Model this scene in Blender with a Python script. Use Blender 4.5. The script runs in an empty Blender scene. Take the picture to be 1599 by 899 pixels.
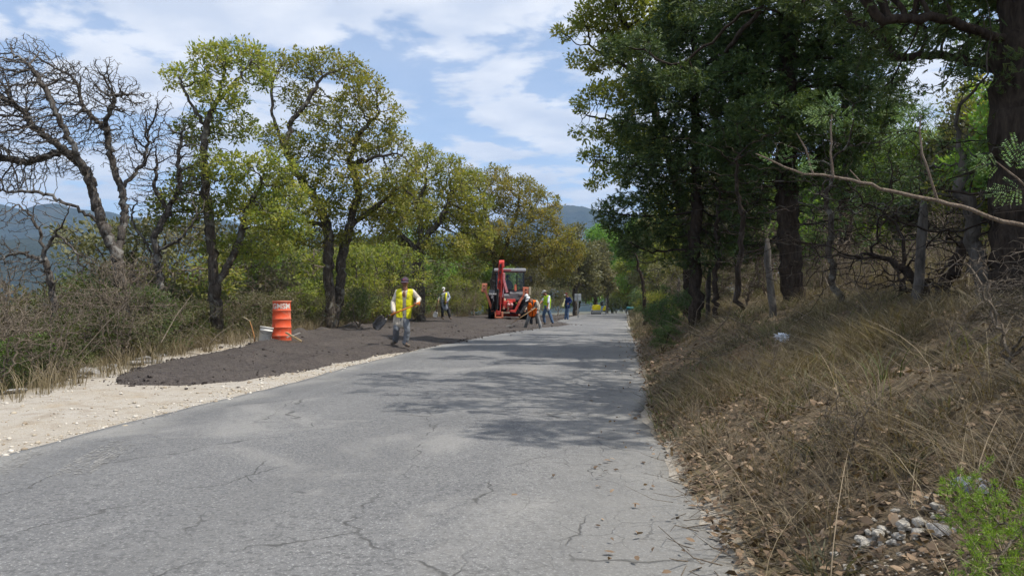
import bpy, bmesh, math, random
import numpy as np
from mathutils import Vector, Matrix

sc = bpy.context.scene
COL = sc.collection
R = math.radians

# ------------------------------------------------------------------ camera
FPX, CU, CV, HOR = 1244.0, 799.5, 449.5, 470.0      # focal length and centre in photo pixels
TH = R(8.48)                                        # camera turned left of the road's direction
PITCH = math.atan((HOR - CV) / FPX)
CAMZ = 1.30
cam_data = bpy.data.cameras.new('camera')
cam = bpy.data.objects.new('camera', cam_data)
COL.objects.link(cam)
cam.location = (0, 0, CAMZ)
cam.rotation_euler = (math.pi / 2 + PITCH, 0, TH)
cam_data.sensor_width = 36.0
cam_data.lens = 36.0 * FPX / 1599.0
cam_data.clip_start = 0.05
cam_data.clip_end = 30000
sc.camera = cam

# ------------------------------------------------------------------ light
SUN_EL = R(60)
SUN_AZ = math.atan2(0.90, -0.14)                     # clockwise from +Y (towards +X)
to_sun = Vector((math.sin(SUN_AZ) * math.cos(SUN_EL), math.cos(SUN_AZ) * math.cos(SUN_EL), math.sin(SUN_EL)))
sun_data = bpy.data.lights.new('sun', 'SUN')
sun_data.energy = 4.1
sun_data.angle = R(0.55)
sun_data.color = (1.0, 0.955, 0.88)
sun = bpy.data.objects.new('sun', sun_data)
COL.objects.link(sun)
sun.rotation_euler = to_sun.to_track_quat('Z', 'Y').to_euler()
sun.location = (0, 0, 60)

world = bpy.data.worlds.new('World')
sc.world = world
world.use_nodes = True
wn, wl = world.node_tree.nodes, world.node_tree.links
wn.clear()
w_out = wn.new('ShaderNodeOutputWorld')
w_bg = wn.new('ShaderNodeBackground')
w_sky = wn.new('ShaderNodeTexSky')
w_sky.sky_type = 'NISHITA'
w_sky.sun_disc = False
w_sky.sun_elevation = SUN_EL
w_sky.sun_rotation = SUN_AZ
w_sky.altitude = 1800
w_sky.air_density = 1.0
w_sky.dust_density = 1.2
w_sky.ozone_density = 1.0
w_bg.inputs['Strength'].default_value = 0.15
w_tc = wn.new('ShaderNodeTexCoord')
w_sep = wn.new('ShaderNodeSeparateXYZ')
wl.new(w_tc.outputs['Generated'], w_sep.inputs[0])
w_zc = wn.new('ShaderNodeMath'); w_zc.operation = 'MAXIMUM'; w_zc.inputs[1].default_value = 0.0
wl.new(w_sep.outputs['Z'], w_zc.inputs[0])
w_za = wn.new('ShaderNodeMath'); w_za.operation = 'ADD'; w_za.inputs[1].default_value = 0.13
wl.new(w_zc.outputs[0], w_za.inputs[0])
w_dv = wn.new('ShaderNodeVectorMath'); w_dv.operation = 'DIVIDE'
w_cz = wn.new('ShaderNodeCombineXYZ')
for k in range(3): wl.new(w_za.outputs[0], w_cz.inputs[k])
wl.new(w_tc.outputs['Generated'], w_dv.inputs[0]); wl.new(w_cz.outputs[0], w_dv.inputs[1])
w_mp = wn.new('ShaderNodeMapping')
w_mp.inputs['Location'].default_value = (3.1, 1.35, 0.0)
w_mp.inputs['Scale'].default_value = (1.0, 1.15, 0.0)
wl.new(w_dv.outputs[0], w_mp.inputs['Vector'])
w_n1 = wn.new('ShaderNodeTexNoise'); w_n1.noise_dimensions = '2D'
w_n1.inputs['Scale'].default_value = 2.7; w_n1.inputs['Detail'].default_value = 7; w_n1.inputs['Roughness'].default_value = 0.55
w_n1.inputs['Distortion'].default_value = 0.1
wl.new(w_mp.outputs[0], w_n1.inputs['Vector'])
w_r1 = wn.new('ShaderNodeValToRGB')
w_r1.color_ramp.interpolation = 'EASE'
w_r1.color_ramp.elements[0].position = 0.40; w_r1.color_ramp.elements[0].color = (0.24, 0.24, 0.24, 1)
w_r1.color_ramp.elements[1].position = 0.52; w_r1.color_ramp.elements[1].color = (0.92, 0.92, 0.92, 1)
wl.new(w_n1.outputs['Fac'], w_r1.inputs[0])
w_n2 = wn.new('ShaderNodeTexNoise'); w_n2.noise_dimensions = '2D'
w_n2.inputs['Scale'].default_value = 3.2; w_n2.inputs['Detail'].default_value = 6
wl.new(w_mp.outputs[0], w_n2.inputs['Vector'])
w_r2 = wn.new('ShaderNodeValToRGB')
w_r2.color_ramp.elements[0].position = 0.34; w_r2.color_ramp.elements[0].color = (4.1, 4.4, 5.0, 1)
w_r2.color_ramp.elements[1].position = 0.66; w_r2.color_ramp.elements[1].color = (5.7, 5.75, 5.9, 1)
wl.new(w_n2.outputs['Fac'], w_r2.inputs[0])
w_sk = wn.new('ShaderNodeMix'); w_sk.data_type = 'RGBA'; w_sk.blend_type = 'MULTIPLY'; w_sk.inputs[0].default_value = 1.0
w_sk.inputs[7].default_value = (0.98, 1.0, 1.0, 1)
wl.new(w_sky.outputs[0], w_sk.inputs[6])
w_mx = wn.new('ShaderNodeMix'); w_mx.data_type = 'RGBA'
wl.new(w_r1.outputs[0], w_mx.inputs[0]); wl.new(w_sk.outputs[2], w_mx.inputs[6]); wl.new(w_r2.outputs[0], w_mx.inputs[7])
wl.new(w_mx.outputs[2], w_bg.inputs['Color'])
wl.new(w_bg.outputs[0], w_out.inputs['Surface'])

sc.view_settings.view_transform = 'Standard'
sc.view_settings.look = 'None'
sc.view_settings.gamma = 1.0
sc.view_settings.exposure = 0.38
sc.view_settings.use_curve_mapping = False
sc.cycles.use_denoising = True
sc.cycles.use_adaptive_sampling = True
sc.cycles.adaptive_threshold = 0.02
sc.cycles.max_bounces = 6
sc.cycles.diffuse_bounces = 3
sc.cycles.glossy_bounces = 2
sc.cycles.transmission_bounces = 4
sc.cycles.volume_bounces = 0
sc.cycles.transparent_max_bounces = 8
sc.cycles.sample_clamp_indirect = 6
sc.cycles.caustics_reflective = False
sc.cycles.caustics_refractive = False

# ------------------------------------------------------------------ pixels to places
RIGHT = np.array([math.cos(TH), math.sin(TH), 0.0])
FWDH = np.array([-math.sin(TH), math.cos(TH), 0.0])
ZUP = np.array([0, 0, 1.0])
FWD = FWDH * math.cos(PITCH) + ZUP * math.sin(PITCH)
UP = -FWDH * math.sin(PITCH) + ZUP * math.cos(PITCH)
C0 = np.array([0, 0, CAMZ])

def pt(u, v, d):
    """the place seen at photo pixel (u, v) at depth d metres"""
    return C0 + d * (FWD + RIGHT * (u - CU) / FPX - UP * (v - CV) / FPX)

# ------------------------------------------------------------------ helpers
def tag(o, label=None, cat=None, group=None, kind=None):
    if label: o['label'] = label
    if cat: o['category'] = cat
    if group: o['group'] = group
    if kind: o['kind'] = kind
    return o

def link(name, mesh, mat=None, parent=None, loc=None):
    o = bpy.data.objects.new(name, mesh)
    COL.objects.link(o)
    if mat is not None and mesh is not None and hasattr(mesh, 'materials') and len(mesh.materials) == 0:
        mesh.materials.append(mat)
    if parent is not None: o.parent = parent
    if loc is not None: o.location = loc
    return o

def empty(name, loc=(0, 0, 0), rz=0.0):
    o = bpy.data.objects.new(name, None)
    o.empty_display_size = 0.2
    COL.objects.link(o)
    o.location = loc
    o.rotation_euler = (0, 0, rz)
    return o

def copy_tree(o, parent=None):
    c = o.copy()
    COL.objects.link(c)
    c.parent = parent
    for ch in o.children:
        copy_tree(ch, c)
    return c

def mesh_np(name, V, F, rnd=None, smooth=False, attrs=None):
    """fast mesh from arrays; F is (n,3) or (n,4) or a list of such arrays"""
    V = np.asarray(V, dtype=np.float32)
    Fs = F if isinstance(F, list) else [F]
    Fs = [np.asarray(f, dtype=np.int32) for f in Fs if len(f)]
    me = bpy.data.meshes.new(name)
    nl = sum(f.size for f in Fs); nf = sum(len(f) for f in Fs)
    me.vertices.add(len(V)); me.vertices.foreach_set('co', V.ravel())
    me.loops.add(nl); me.polygons.add(nf)
    me.loops.foreach_set('vertex_index', np.concatenate([f.ravel() for f in Fs]))
    tot = np.concatenate([np.full(len(f), f.shape[1], dtype=np.int32) for f in Fs])
    st = np.concatenate([[0], np.cumsum(tot)[:-1]]).astype(np.int32)
    me.polygons.foreach_set('loop_start', st)
    me.polygons.foreach_set('loop_total', tot)
    if smooth: me.polygons.foreach_set('use_smooth', np.ones(nf, dtype=bool))
    at = dict(attrs or {})
    if rnd is not None: at['rnd'] = rnd
    for k, a in at.items():
        A = me.attributes.new(k, 'FLOAT', 'POINT')
        A.data.foreach_set('value', np.asarray(a, dtype=np.float32))
    me.update(calc_edges=True)
    me.validate()
    return me

_tabs = {}
def vnoise(x, y, seed=0):
    if seed not in _tabs: _tabs[seed] = np.random.default_rng(seed + 77).random((256, 256))
    t = _tabs[seed]
    x = np.asarray(x, float); y = np.asarray(y, float)
    xi = np.floor(x).astype(int); yi = np.floor(y).astype(int)
    fx = x - xi; fy = y - yi
    fx = fx * fx * (3 - 2 * fx); fy = fy * fy * (3 - 2 * fy)
    a = t[xi & 255, yi & 255]; b = t[(xi + 1) & 255, yi & 255]
    c = t[xi & 255, (yi + 1) & 255]; d = t[(xi + 1) & 255, (yi + 1) & 255]
    return (a * (1 - fx) + b * fx) * (1 - fy) + (c * (1 - fx) + d * fx) * fy

def fbm(x, y, oct=4, seed=0):
    s = 0; a = 0.5; n = 0
    for k in range(oct):
        s = s + a * (vnoise(x * 2 ** k + 13.7 * k, y * 2 ** k + 7.3 * k, seed + k) - 0.5); n += a; a *= 0.5
    return s / n * 2                                   # about -1..1

def sstep(a, b, x):
    t = np.clip((x - a) / (b - a), 0, 1)
    return t * t * (3 - 2 * t)

# ---- materials
def newmat(name):
    m = bpy.data.materials.new(name); m.use_nodes = True
    nt = m.node_tree; nt.nodes.clear()
    out = nt.nodes.new('ShaderNodeOutputMaterial')
    return m, nt, out

def N(nt, kind, **inp):
    n = nt.nodes.new(kind)
    for k, v in inp.items():
        n.inputs[k.replace('_', ' ')].default_value = v
    return n

def ramp(nt, fac, stops, interp='LINEAR'):
    r = nt.nodes.new('ShaderNodeValToRGB')
    r.color_ramp.interpolation = interp
    el = r.color_ramp.elements
    while len(el) < len(stops): el.new(0.5)
    for e, (p, c) in zip(el, stops):
        e.position = p; e.color = (c[0], c[1], c[2], 1) if not np.isscalar(c) else (c, c, c, 1)
    if fac is not None: nt.links.new(fac, r.inputs[0])
    return r.outputs[0]

def mixc(nt, fac, a, b, mode='MIX'):
    n = nt.nodes.new('ShaderNodeMix'); n.data_type = 'RGBA'; n.blend_type = mode
    for s, v in ((0, fac), (6, a), (7, b)):
        if isinstance(v, (int, float)): n.inputs[s].default_value = v if s == 0 else (v, v, v, 1)
        elif isinstance(v, tuple): n.inputs[s].default_value = (v[0], v[1], v[2], 1)
        else: nt.links.new(v, n.inputs[s])
    return n.outputs[2]

def mth(nt, op, a, b=None, c=None):
    n = nt.nodes.new('ShaderNodeMath'); n.operation = op
    for i, v in enumerate((a, b, c)):
        if v is None: continue
        if isinstance(v, (int, float)): n.inputs[i].default_value = v
        else: nt.links.new(v, n.inputs[i])
    return n.outputs[0]

def attr(nt, name):
    a = nt.nodes.new('ShaderNodeAttribute'); a.attribute_name = name
    return a.outputs['Fac']

def noise(nt, vec, scale, detail=4, rough=0.55, dist=0.0):
    n = N(nt, 'ShaderNodeTexNoise', Scale=scale, Detail=detail, Roughness=rough, Distortion=dist)
    if vec is not None: nt.links.new(vec, n.inputs['Vector'])
    return n.outputs['Fac']

def coords(nt, kind='Object', scale=None, rot=None, loc=None):
    t = nt.nodes.new('ShaderNodeTexCoord')
    o = t.outputs[kind]
    if scale is not None or rot is not None or loc is not None:
        m = nt.nodes.new('ShaderNodeMapping')
        if scale: m.inputs['Scale'].default_value = scale
        if rot: m.inputs['Rotation'].default_value = rot
        if loc: m.inputs['Location'].default_value = loc
        nt.links.new(o, m.inputs['Vector']); o = m.outputs[0]
    return o

def bsdf(nt, out, color, rough=0.8, spec=0.3, metal=0.0, bump=None, bstr=0.3, bdist=0.01):
    b = nt.nodes.new('ShaderNodeBsdfPrincipled')
    if isinstance(color, tuple): b.inputs['Base Color'].default_value = (*color[:3], 1)
    else: nt.links.new(color, b.inputs['Base Color'])
    if isinstance(rough, (int, float)): b.inputs['Roughness'].default_value = rough
    else: nt.links.new(rough, b.inputs['Roughness'])
    b.inputs['Specular IOR Level'].default_value = spec
    b.inputs['Metallic'].default_value = metal
    if bump is not None:
        bp = nt.nodes.new('ShaderNodeBump')
        bp.inputs['Strength'].default_value = bstr; bp.inputs['Distance'].default_value = bdist
        nt.links.new(bump, bp.inputs['Height']); nt.links.new(bp.outputs[0], b.inputs['Normal'])
    nt.links.new(b.outputs[0], out.inputs['Surface'])
    return b

def simple(name, col, rough=0.7, spec=0.3, metal=0.0, var=0.25, scale=8.0, dirt=None, dirt_amt=0.4):
    """one colour broken up by worn and dirty patches"""
    m, nt, out = newmat(name)
    v = coords(nt)
    n1 = noise(nt, v, scale, 5)
    dark = tuple(c * (1 - var) for c in col); lite = tuple(min(1, c * (1 + var * 0.6)) for c in col)
    c = ramp(nt, n1, [(0.3, dark), (0.7, lite)])
    if dirt is not None:
        n2 = noise(nt, v, scale * 0.6, 6, 0.65, 0.4)
        f = ramp(nt, n2, [(0.5, 0.0), (0.68, dirt_amt)])
        c = mixc(nt, f, c, dirt)
    n3 = noise(nt, v, scale * 12, 3)
    bsdf(nt, out, c, rough, spec, metal, n3, 0.15, 0.004)
    return m

def leafmat(name, stops, trans=0.35, rough=0.55, hue_obj=0.12):
    """foliage: colour by a random value per leaf, light shining through"""
    m, nt, out = newmat(name)
    c = ramp(nt, attr(nt, 'rnd'), stops)
    oi = nt.nodes.new('ShaderNodeObjectInfo')
    hs = nt.nodes.new('ShaderNodeHueSaturation')
    nt.links.new(c, hs.inputs['Color'])
    nt.links.new(mth(nt, 'MULTIPLY_ADD', oi.outputs['Random'], hue_obj * 2, 1 - hue_obj), hs.inputs['Value'])
    nt.links.new(mth(nt, 'MULTIPLY_ADD', oi.outputs['Random'], 0.03, 0.485), hs.inputs['Hue'])
    b = nt.nodes.new('ShaderNodeBsdfPrincipled')
    nt.links.new(hs.outputs[0], b.inputs['Base Color'])
    b.inputs['Roughness'].default_value = rough
    b.inputs['Specular IOR Level'].default_value = 0.28
    t = nt.nodes.new('ShaderNodeBsdfTranslucent')
    tc = mixc(nt, 1.0, hs.outputs[0], (1.25, 1.2, 0.55), 'MULTIPLY')
    nt.links.new(tc, t.inputs['Color'])
    mx = nt.nodes.new('ShaderNodeMixShader'); mx.inputs[0].default_value = trans
    nt.links.new(b.outputs[0], mx.inputs[1]); nt.links.new(t.outputs[0], mx.inputs[2])
    nt.links.new(mx.outputs[0], out.inputs['Surface'])
    return m

def barkmat(name, dark, lite, scale=9.0, lichen=None):
    m, nt, out = newmat(name)
    v = coords(nt, 'Object', scale=(1, 1, 0.28))
    n = noise(nt, v, scale * 2.2, 7, 0.65, 0.5)
    c = ramp(nt, n, [(0.33, dark), (0.68, lite)])
    if lichen:
        v2 = coords(nt)
        f = ramp(nt, noise(nt, v2, scale * 0.5, 5, 0.6, 0.5), [(0.53, 0.0), (0.62, 0.7)])
        c = mixc(nt, f, c, lichen)
    bsdf(nt, out, c, 0.92, 0.1, 0, n, 0.9, 0.03)
    return m
# ------------------------------------------------------------------ lie of the land
def zr(y):
    """height of the road along its length"""
    xs = [-400, -60, -10, 0, 10, 20, 31, 42, 55, 75, 100, 130, 200, 400]
    zs = [-3.0, -0.5, -0.03, 0, 0.06, 0.125, 0.095, 0.105, 0.04, -0.08, -0.25, -0.9, -3.5, -9]
    y = np.asarray(y, float)
    s = 0
    for o, w in ((-6, .15), (-3, .2), (0, .3), (3, .2), (6, .15)):
        s = s + w * np.interp(y + o, xs, zs)
    return s

XL, XR = -5.05, 0.12                                   # road edges
def xr(y):
    """the road's right edge wanders a little"""
    return np.interp(y, [-60, 0, 4, 5.3, 7.3, 13, 25, 45, 100], [.6, .55, .42, .32, .17, .12, .02, -.25, -.35])
def edge_x(y):
    """where the pull-off on the left ends and the slope falls away"""
    return np.interp(y, [-60, 0, 9, 13, 18, 25, 34, 48, 60, 80, 100, 140], [-7.6, -7.8, -8.1, -8.9, -9.5, -10.4, -11.3, -11.6, -10.2, -8.2, -7.5, -7.0])

def ground_z(x, y):
    x = np.asarray(x, float); y = np.asarray(y, float)
    z0 = zr(np.clip(y, -400, 400))
    ex = edge_x(y)
    # left
    s = np.clip(XL - x, 0, None)
    lim = np.clip(XL - ex, 0.1, None)
    up = np.interp(y, [0, 10, 17, 25, 45, 60, 90], [0.0, 0.0, 0.05, 0.05, 0.045, 0.02, 0.0])
    zl = np.minimum(s, lim) * up
    t = np.clip(s - lim, 0, None)
    steep = np.interp(y, [0, 50, 80, 130], [1.0, 0.9, 0.5, 0.35])
    fall = np.interp(t, [0, 1.0, 4, 12, 40, 120, 400, 900, 6000], [0, 0.28, 1.3, 3.6, 11, 32, 85, 110, 120]) * steep
    zl = zl - fall
    # right
    r = np.clip(x - xr(y), 0, None)
    zb = np.interp(r, [0, .2, .7, 1.4, 2.4, 3.4, 6, 15, 40, 200, 1000, 6000], [0, .06, .33, .64, .93, 1.09, 1.18, 1.3, 1.6, 4, 10, 20])
    bank = np.interp(y, [-10, 0, 30, 60, 95, 130], [1, 1, 1, 0.95, 0.6, 0.35])
    zb = zb * np.where(r < 60, bank, 1)
    n = fbm(x * 0.55, y * 0.55, 4, 3)
    amp = 0.0 + 0.30 * sstep(0.25, 1.6, r) * (1 - .4 * sstep(3, 6, r)) + 0.05 * sstep(0.3, 1.5, s) + 0.35 * sstep(0.2, 5, t)
    n2 = fbm(x * 2.3, y * 2.3, 3, 9)
    amp2 = 0.11 * sstep(0.1, 0.8, r) + 0.025 * sstep(0.1, 0.6, s) + 0.05 * sstep(0, 2, t)
    far = np.hypot(x, y)
    big = 14 * sstep(150, 900, far) * fbm(x / 260.0, y / 260.0, 4, 21)
    return z0 + zl + zb + n * amp + n2 * amp2 + big

def gz(x, y): return float(ground_z(x, y))

def gpt(u, d):
    """ground point below photo column u at depth d"""
    p = pt(u, HOR, d)
    return np.array([p[0], p[1], gz(p[0], p[1])])

def spread(lo, hi, step, out, grow=1.16):
    a = list(np.arange(lo, hi + 1e-6, step))
    s = step; x = a[-1]
    while x < out:
        s *= grow; x += s; a.append(x)
    s = step; x = a[0]; b = []
    while x > -out:
        s *= grow; x -= s; b.append(x)
    return np.array(b[::-1] + a)

def grid_faces(nx, ny):
    i = np.arange(nx * ny).reshape(ny, nx)
    return np.stack([i[:-1, :-1].ravel(), i[:-1, 1:].ravel(), i[1:, 1:].ravel(), i[1:, :-1].ravel()], 1)

gx = spread(-13, 6, 0.16, 9000); gy = spread(-2, 32, 0.2, 9000, 1.11)
GX, GY = np.meshgrid(gx, gy)
GZ = ground_z(GX, GY)
on_road = (GX > XL + 0.25) & (GX < xr(GY) - 0.25) & (np.abs(GY) < 200)
GZ = np.where(on_road, GZ - 0.06, GZ)
sL = XL - GX; rR = GX - xr(GY)
wob = fbm(GX * 0.9, GY * 0.9, 4, 40) * 0.55
m_gravel = sstep(-0.4, 0.1, sL) * (1 - sstep(-0.55, 0.35, (edge_x(GY) - GX) + wob))
m_gravel = np.maximum(m_gravel, ((GX > XL - .1) & (GX < xr(GY) + 0.1)) * 1.0)
m_litter = sstep(0.0, 0.5, rR + wob * 0.4)
far = np.hypot(GX, GY)
m_far = sstep(45, 160, far)
cl = pt(1150, 550, 9.5)
m_clay = np.exp(-(((GX - cl[0]) / 0.55) ** 2 + ((GY - cl[1]) / 2.1) ** 2)) * (0.6 + wob)
me = mesh_np('ground', np.stack([GX.ravel(), GY.ravel(), GZ.ravel()], 1), grid_faces(len(gx), len(gy)), smooth=True,
             attrs=dict(gravel=m_gravel.ravel(), litter=m_litter.ravel(), far=m_far.ravel(), clay=np.clip(m_clay, 0, 1).ravel()))
m, nt, out = newmat('earth')
v = coords(nt)
nA = noise(nt, v, 1.3, 6, 0.6); nB = noise(nt, v, 14, 6, 0.7); nC = noise(nt, v, 70, 4, 0.6)
vor = N(nt, 'ShaderNodeTexVoronoi', Scale=38.0); nt.links.new(v, vor.inputs['Vector'])
dry = ramp(nt, nB, [(0.25, (0.075, 0.055, 0.034)), (0.5, (0.16, 0.12, 0.07)), (0.75, (0.26, 0.205, 0.12))])
olive = ramp(nt, nA, [(0.35, (0.10, 0.095, 0.045)), (0.65, (0.22, 0.175, 0.10))])
base = mixc(nt, 0.5, dry, olive)
litter = ramp(nt, nB, [(0.25, (0.06, 0.045, 0.031)), (0.5, (0.135, 0.103, 0.068)), (0.78, (0.24, 0.19, 0.125))])
grav = ramp(nt, nA, [(0.3, (0.38, 0.305, 0.21)), (0.40, (0.41, 0.37, 0.31)), (0.7, (0.45, 0.425, 0.385))])
grav = mixc(nt, ramp(nt, noise(nt, v, 3.5, 7, .7, .6), [(.5, 0.0), (.62, .55)]), grav, (0.27, 0.225, 0.175))
grav = mixc(nt, ramp(nt, nC, [(0.35, 0.5), (0.6, 0.0)]), grav, (0.30, 0.24, 0.175))
grav = mixc(nt, ramp(nt, vor.outputs['Distance'], [(0.1, 0.35), (0.3, 0.0)]), grav, (0.68, 0.64, 0.57))
c = mixc(nt, attr(nt, 'litter'), base, litter)
c = mixc(nt, attr(nt, 'gravel'), c, grav)
c = mixc(nt, attr(nt, 'clay'), c, ramp(nt, nB, [(0.3, (0.17, 0.10, 0.055)), (0.7, (0.34, 0.20, 0.10))]))
nF = noise(nt, v, 0.035, 8, 0.7); nG = noise(nt, v, 0.006, 4, 0.6)
wood = ramp(nt, nF, [(0.38, (0.032, 0.043, 0.02)), (0.55, (0.085, 0.085, 0.045)), (0.68, (0.17, 0.145, 0.09))])
wood = mixc(nt, ramp(nt, nG, [(0.45, 0.0), (0.6, 0.5)]), wood, (0.20, 0.165, 0.10))
c = mixc(nt, attr(nt, 'far'), c, wood)
hgt = mth(nt, 'ADD', mth(nt, 'MULTIPLY', nB, 0.7), mth(nt, 'MULTIPLY', nC, 0.5))
bsdf(nt, out, c, 0.95, 0.08, 0, hgt, 0.8, 0.03)
ground = link('ground', me, m); tag(ground, kind='structure')

# far mountains: real relief some kilometres off
def mountains(name, r0, r1, az0, az1, prof, seed, zb):
    na, nr = 420, 46
    az = np.linspace(R(az0), R(az1), na); rr = np.linspace(r0, r1, nr)
    A, RR = np.meshgrid(az, rr)
    X = np.sin(A) * RR; Y = np.cos(A) * RR
    t = np.clip((RR - r0) / (r1 - r0), 0, 1)
    crest = np.interp(np.degrees(A), prof[0], prof[1])
    rid = 1 - np.abs(fbm(X / 900.0, Y / 900.0, 5, seed))
    prf = np.sin(np.pi * np.clip(t, 0, 1) ** 0.8) ** 0.9
    Z = zb + prf * (crest - zb) * (0.82 + 0.22 * rid) + 40 * prf * fbm(X / 250.0, Y / 250.0, 5, seed + 5)
    me = mesh_np(name, np.stack([X.ravel(), Y.ravel(), Z.ravel()], 1), grid_faces(na, nr), smooth=True)
    o = link(name, me, MAT_HILL); tag(o, kind='structure')
m, nt, out = newmat('wooded_hill')
v = coords(nt)
nF = noise(nt, v, 0.012, 10, 0.72)
c = ramp(nt, nF, [(0.36, (0.018, 0.026, 0.014)), (0.55, (0.038, 0.046, 0.024)), (0.72, (0.085, 0.075, 0.045))])
bsdf(nt, out, c, 0.95, 0.05, 0, nF, 1.0, 18.0)
MAT_HILL = m
# azimuth is degrees clockwise from +Y; the picture spans about -41 to +24
mountains('hills', 2600, 4600, -75, 60, ([-75, -45, -41, -38, -34, -30, -26, -20, -12, -6, -3, 0, 6, 20, 60],
          [240, 330, 365, 385, 330, 345, 290, 260, 300, 395, 405, 355, 290, 240, 200]), 51, -130)
mountains('hills', 1500, 2500, -70, 10, ([-70, -45, -41, -36, -30, -24, -16, -6, 10],
          [40, 90, 110, 130, 70, 95, 60, 40, 20]), 83, -140)

# ------------------------------------------------------------------ road
ys = np.concatenate([np.arange(-60, -2, 2.0), np.arange(-2, 30, 0.2), np.arange(30, 128, 0.8)])
ts = np.linspace(0, 1, 41)
eL = XL + 0.10 * fbm(ys * 0.35, ys * 0 + 3, 3, 61) + 0.05 * fbm(ys * 2.2, ys * 0 + 1, 3, 62)
eR = xr(ys) + 0.02 + 0.22 * fbm(ys * 0.45, ys * 0 + 9, 3, 63) + 0.10 * fbm(ys * 2.4, ys * 0 + 5, 3, 64)
X = eL[:, None] * (1 - ts) + eR[:, None] * ts
Y = np.repeat(ys[:, None], len(ts), 1)
crown = 0.035 * (1 - (2 * ts - 1) ** 2)
Z = zr(Y) + 0.02 + crown[None, :] + 0.010 * fbm(X * 0.5, Y * 0.3, 3, 70)
me = mesh_np('road', np.stack([X.ravel(), Y.ravel(), Z.ravel()], 1), grid_faces(len(ts), len(ys)), smooth=True)
bm = bmesh.new(); bm.from_mesh(me)
be = [e for e in bm.edges if e.is_boundary]
g = bmesh.ops.extrude_edge_only(bm, edges=be)
for q in g['geom']:
    if isinstance(q, bmesh.types.BMVert): q.co.z -= 0.10
bm.to_mesh(me); bm.free()
m, nt, out = newmat('worn_asphalt')
v = coords(nt)
fine = noise(nt, v, 260, 3, 0.6); agg = N(nt, 'ShaderNodeTexVoronoi', Scale=48.0); nt.links.new(v, agg.inputs['Vector'])
lanes = noise(nt, coords(nt, scale=(1.0, 0.07, 1)), 1.1, 5, 0.6, 0.3)
blot = noise(nt, v, 0.9, 6, 0.6, 0.4)
c = ramp(nt, lanes, [(0.32, (0.15, 0.151, 0.152)), (0.52, (0.185, 0.184, 0.182)), (0.7, (0.235, 0.231, 0.222))])
c = mixc(nt, 0.45, c, ramp(nt, blot, [(0.3, (0.145, 0.145, 0.145)), (0.7, (0.245, 0.241, 0.232))]))
agv = noise(nt, v, 34, 3, 0.6); agb = noise(nt, v, 9, 4, 0.6)
c = mixc(nt, ramp(nt, agb, [(0.5, 0.0), (0.72, 0.4)]), c, (0.31, 0.305, 0.295))
c = mixc(nt, ramp(nt, agg.outputs['Distance'], [(0.08, 0.9), (0.38, 0.0)]), c, (0.42, 0.415, 0.40))
c = mixc(nt, ramp(nt, agv, [(0.36, 0.7), (0.5, 0.0)]), c, (0.085, 0.084, 0.083))
c = mixc(nt, ramp(nt, fine, [(0.38, 0.65), (0.55, 0.0)]), c, (0.065, 0.066, 0.07))
trk = noise(nt, coords(nt, scale=(1.0, 0.03, 1)), 0.75, 3, 0.5, 0.2)
c = mixc(nt, ramp(nt, trk, [(0.42, 0.35), (0.55, 0.0)]), c, (0.115, 0.115, 0.115))
stn = noise(nt, v, 0.45, 7, 0.62, 0.8)
c = mixc(nt, ramp(nt, stn, [(0.54, 0.0), (0.64, 0.45)]), c, (0.30, 0.29, 0.27))
# paler dusty margins
sx = nt.nodes.new('ShaderNodeSeparateXYZ'); nt.links.new(v, sx.inputs[0])
xw = mth(nt, 'ADD', sx.outputs['X'], mth(nt, 'MULTIPLY_ADD', noise(nt, v, 0.8, 4), 1.6, -0.8))
dl = ramp(nt, mth(nt, 'MULTIPLY_ADD', xw, 1.0, 5.05), [(0.0, 0.4), (0.5, 0.0)])
dr = ramp(nt, mth(nt, 'MULTIPLY', xw, -1.0), [(0.0, 0.3), (1.0, 0.0)])
dust = mth(nt, 'MAXIMUM', dl, dr)
c = mixc(nt, dust, c, (0.35, 0.335, 0.30))
# cracks: wandering long ones and crazed patches
warp = nt.nodes.new('ShaderNodeVectorMath'); warp.operation = 'MULTIPLY_ADD'
nz = N(nt, 'ShaderNodeTexNoise', Scale=2.3, Detail=5.0); nt.links.new(v, nz.inputs['Vector'])
nt.links.new(nz.outputs['Color'], warp.inputs[0]); warp.inputs[1].default_value = (0.5, 0.5, 0.0); nt.links.new(v, warp.inputs[2])
vc = N(nt, 'ShaderNodeTexVoronoi', Scale=1.0); vc.feature = 'DISTANCE_TO_EDGE'
mp = nt.nodes.new('ShaderNodeMapping'); mp.inputs['Scale'].default_value = (1.05, 0.42, 1); nt.links.new(warp.outputs[0], mp.inputs[0]); nt.links.new(mp.outputs[0], vc.inputs['Vector'])
vd = N(nt, 'ShaderNodeTexVoronoi', Scale=4.2); vd.feature = 'DISTANCE_TO_EDGE'; nt.links.new(warp.outputs[0], vd.inputs['Vector'])
k1 = ramp(nt, vc.outputs['Distance'], [(0.002, 0.9), (0.008, 0.0)])
k1 = mth(nt, 'MULTIPLY', k1, ramp(nt, noise(nt, v, 1.6, 3), [(0.45, 0.0), (0.58, 0.85)]))
k2 = ramp(nt, vd.outputs['Distance'], [(0.004, 0.5), (0.022, 0.0)])
edgeg = ramp(nt, xw, [(0.0, 0.0), (1.0, 1.0)])
nearR = mth(nt, 'MAXIMUM', ramp(nt, mth(nt, 'ADD', xw, 1.4), [(0.2, 0.0), (0.9, 1.0)]), ramp(nt, blot, [(0.60, 0.0), (0.66, 0.5)]))
k2 = mth(nt, 'MULTIPLY', k2, mth(nt, 'MULTIPLY', nearR, ramp(nt, noise(nt, v, 1.1, 4, .6), [(.42, .05), (.6, 1.0)])))
crk = mth(nt, 'MAXIMUM', k1, k2)
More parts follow.
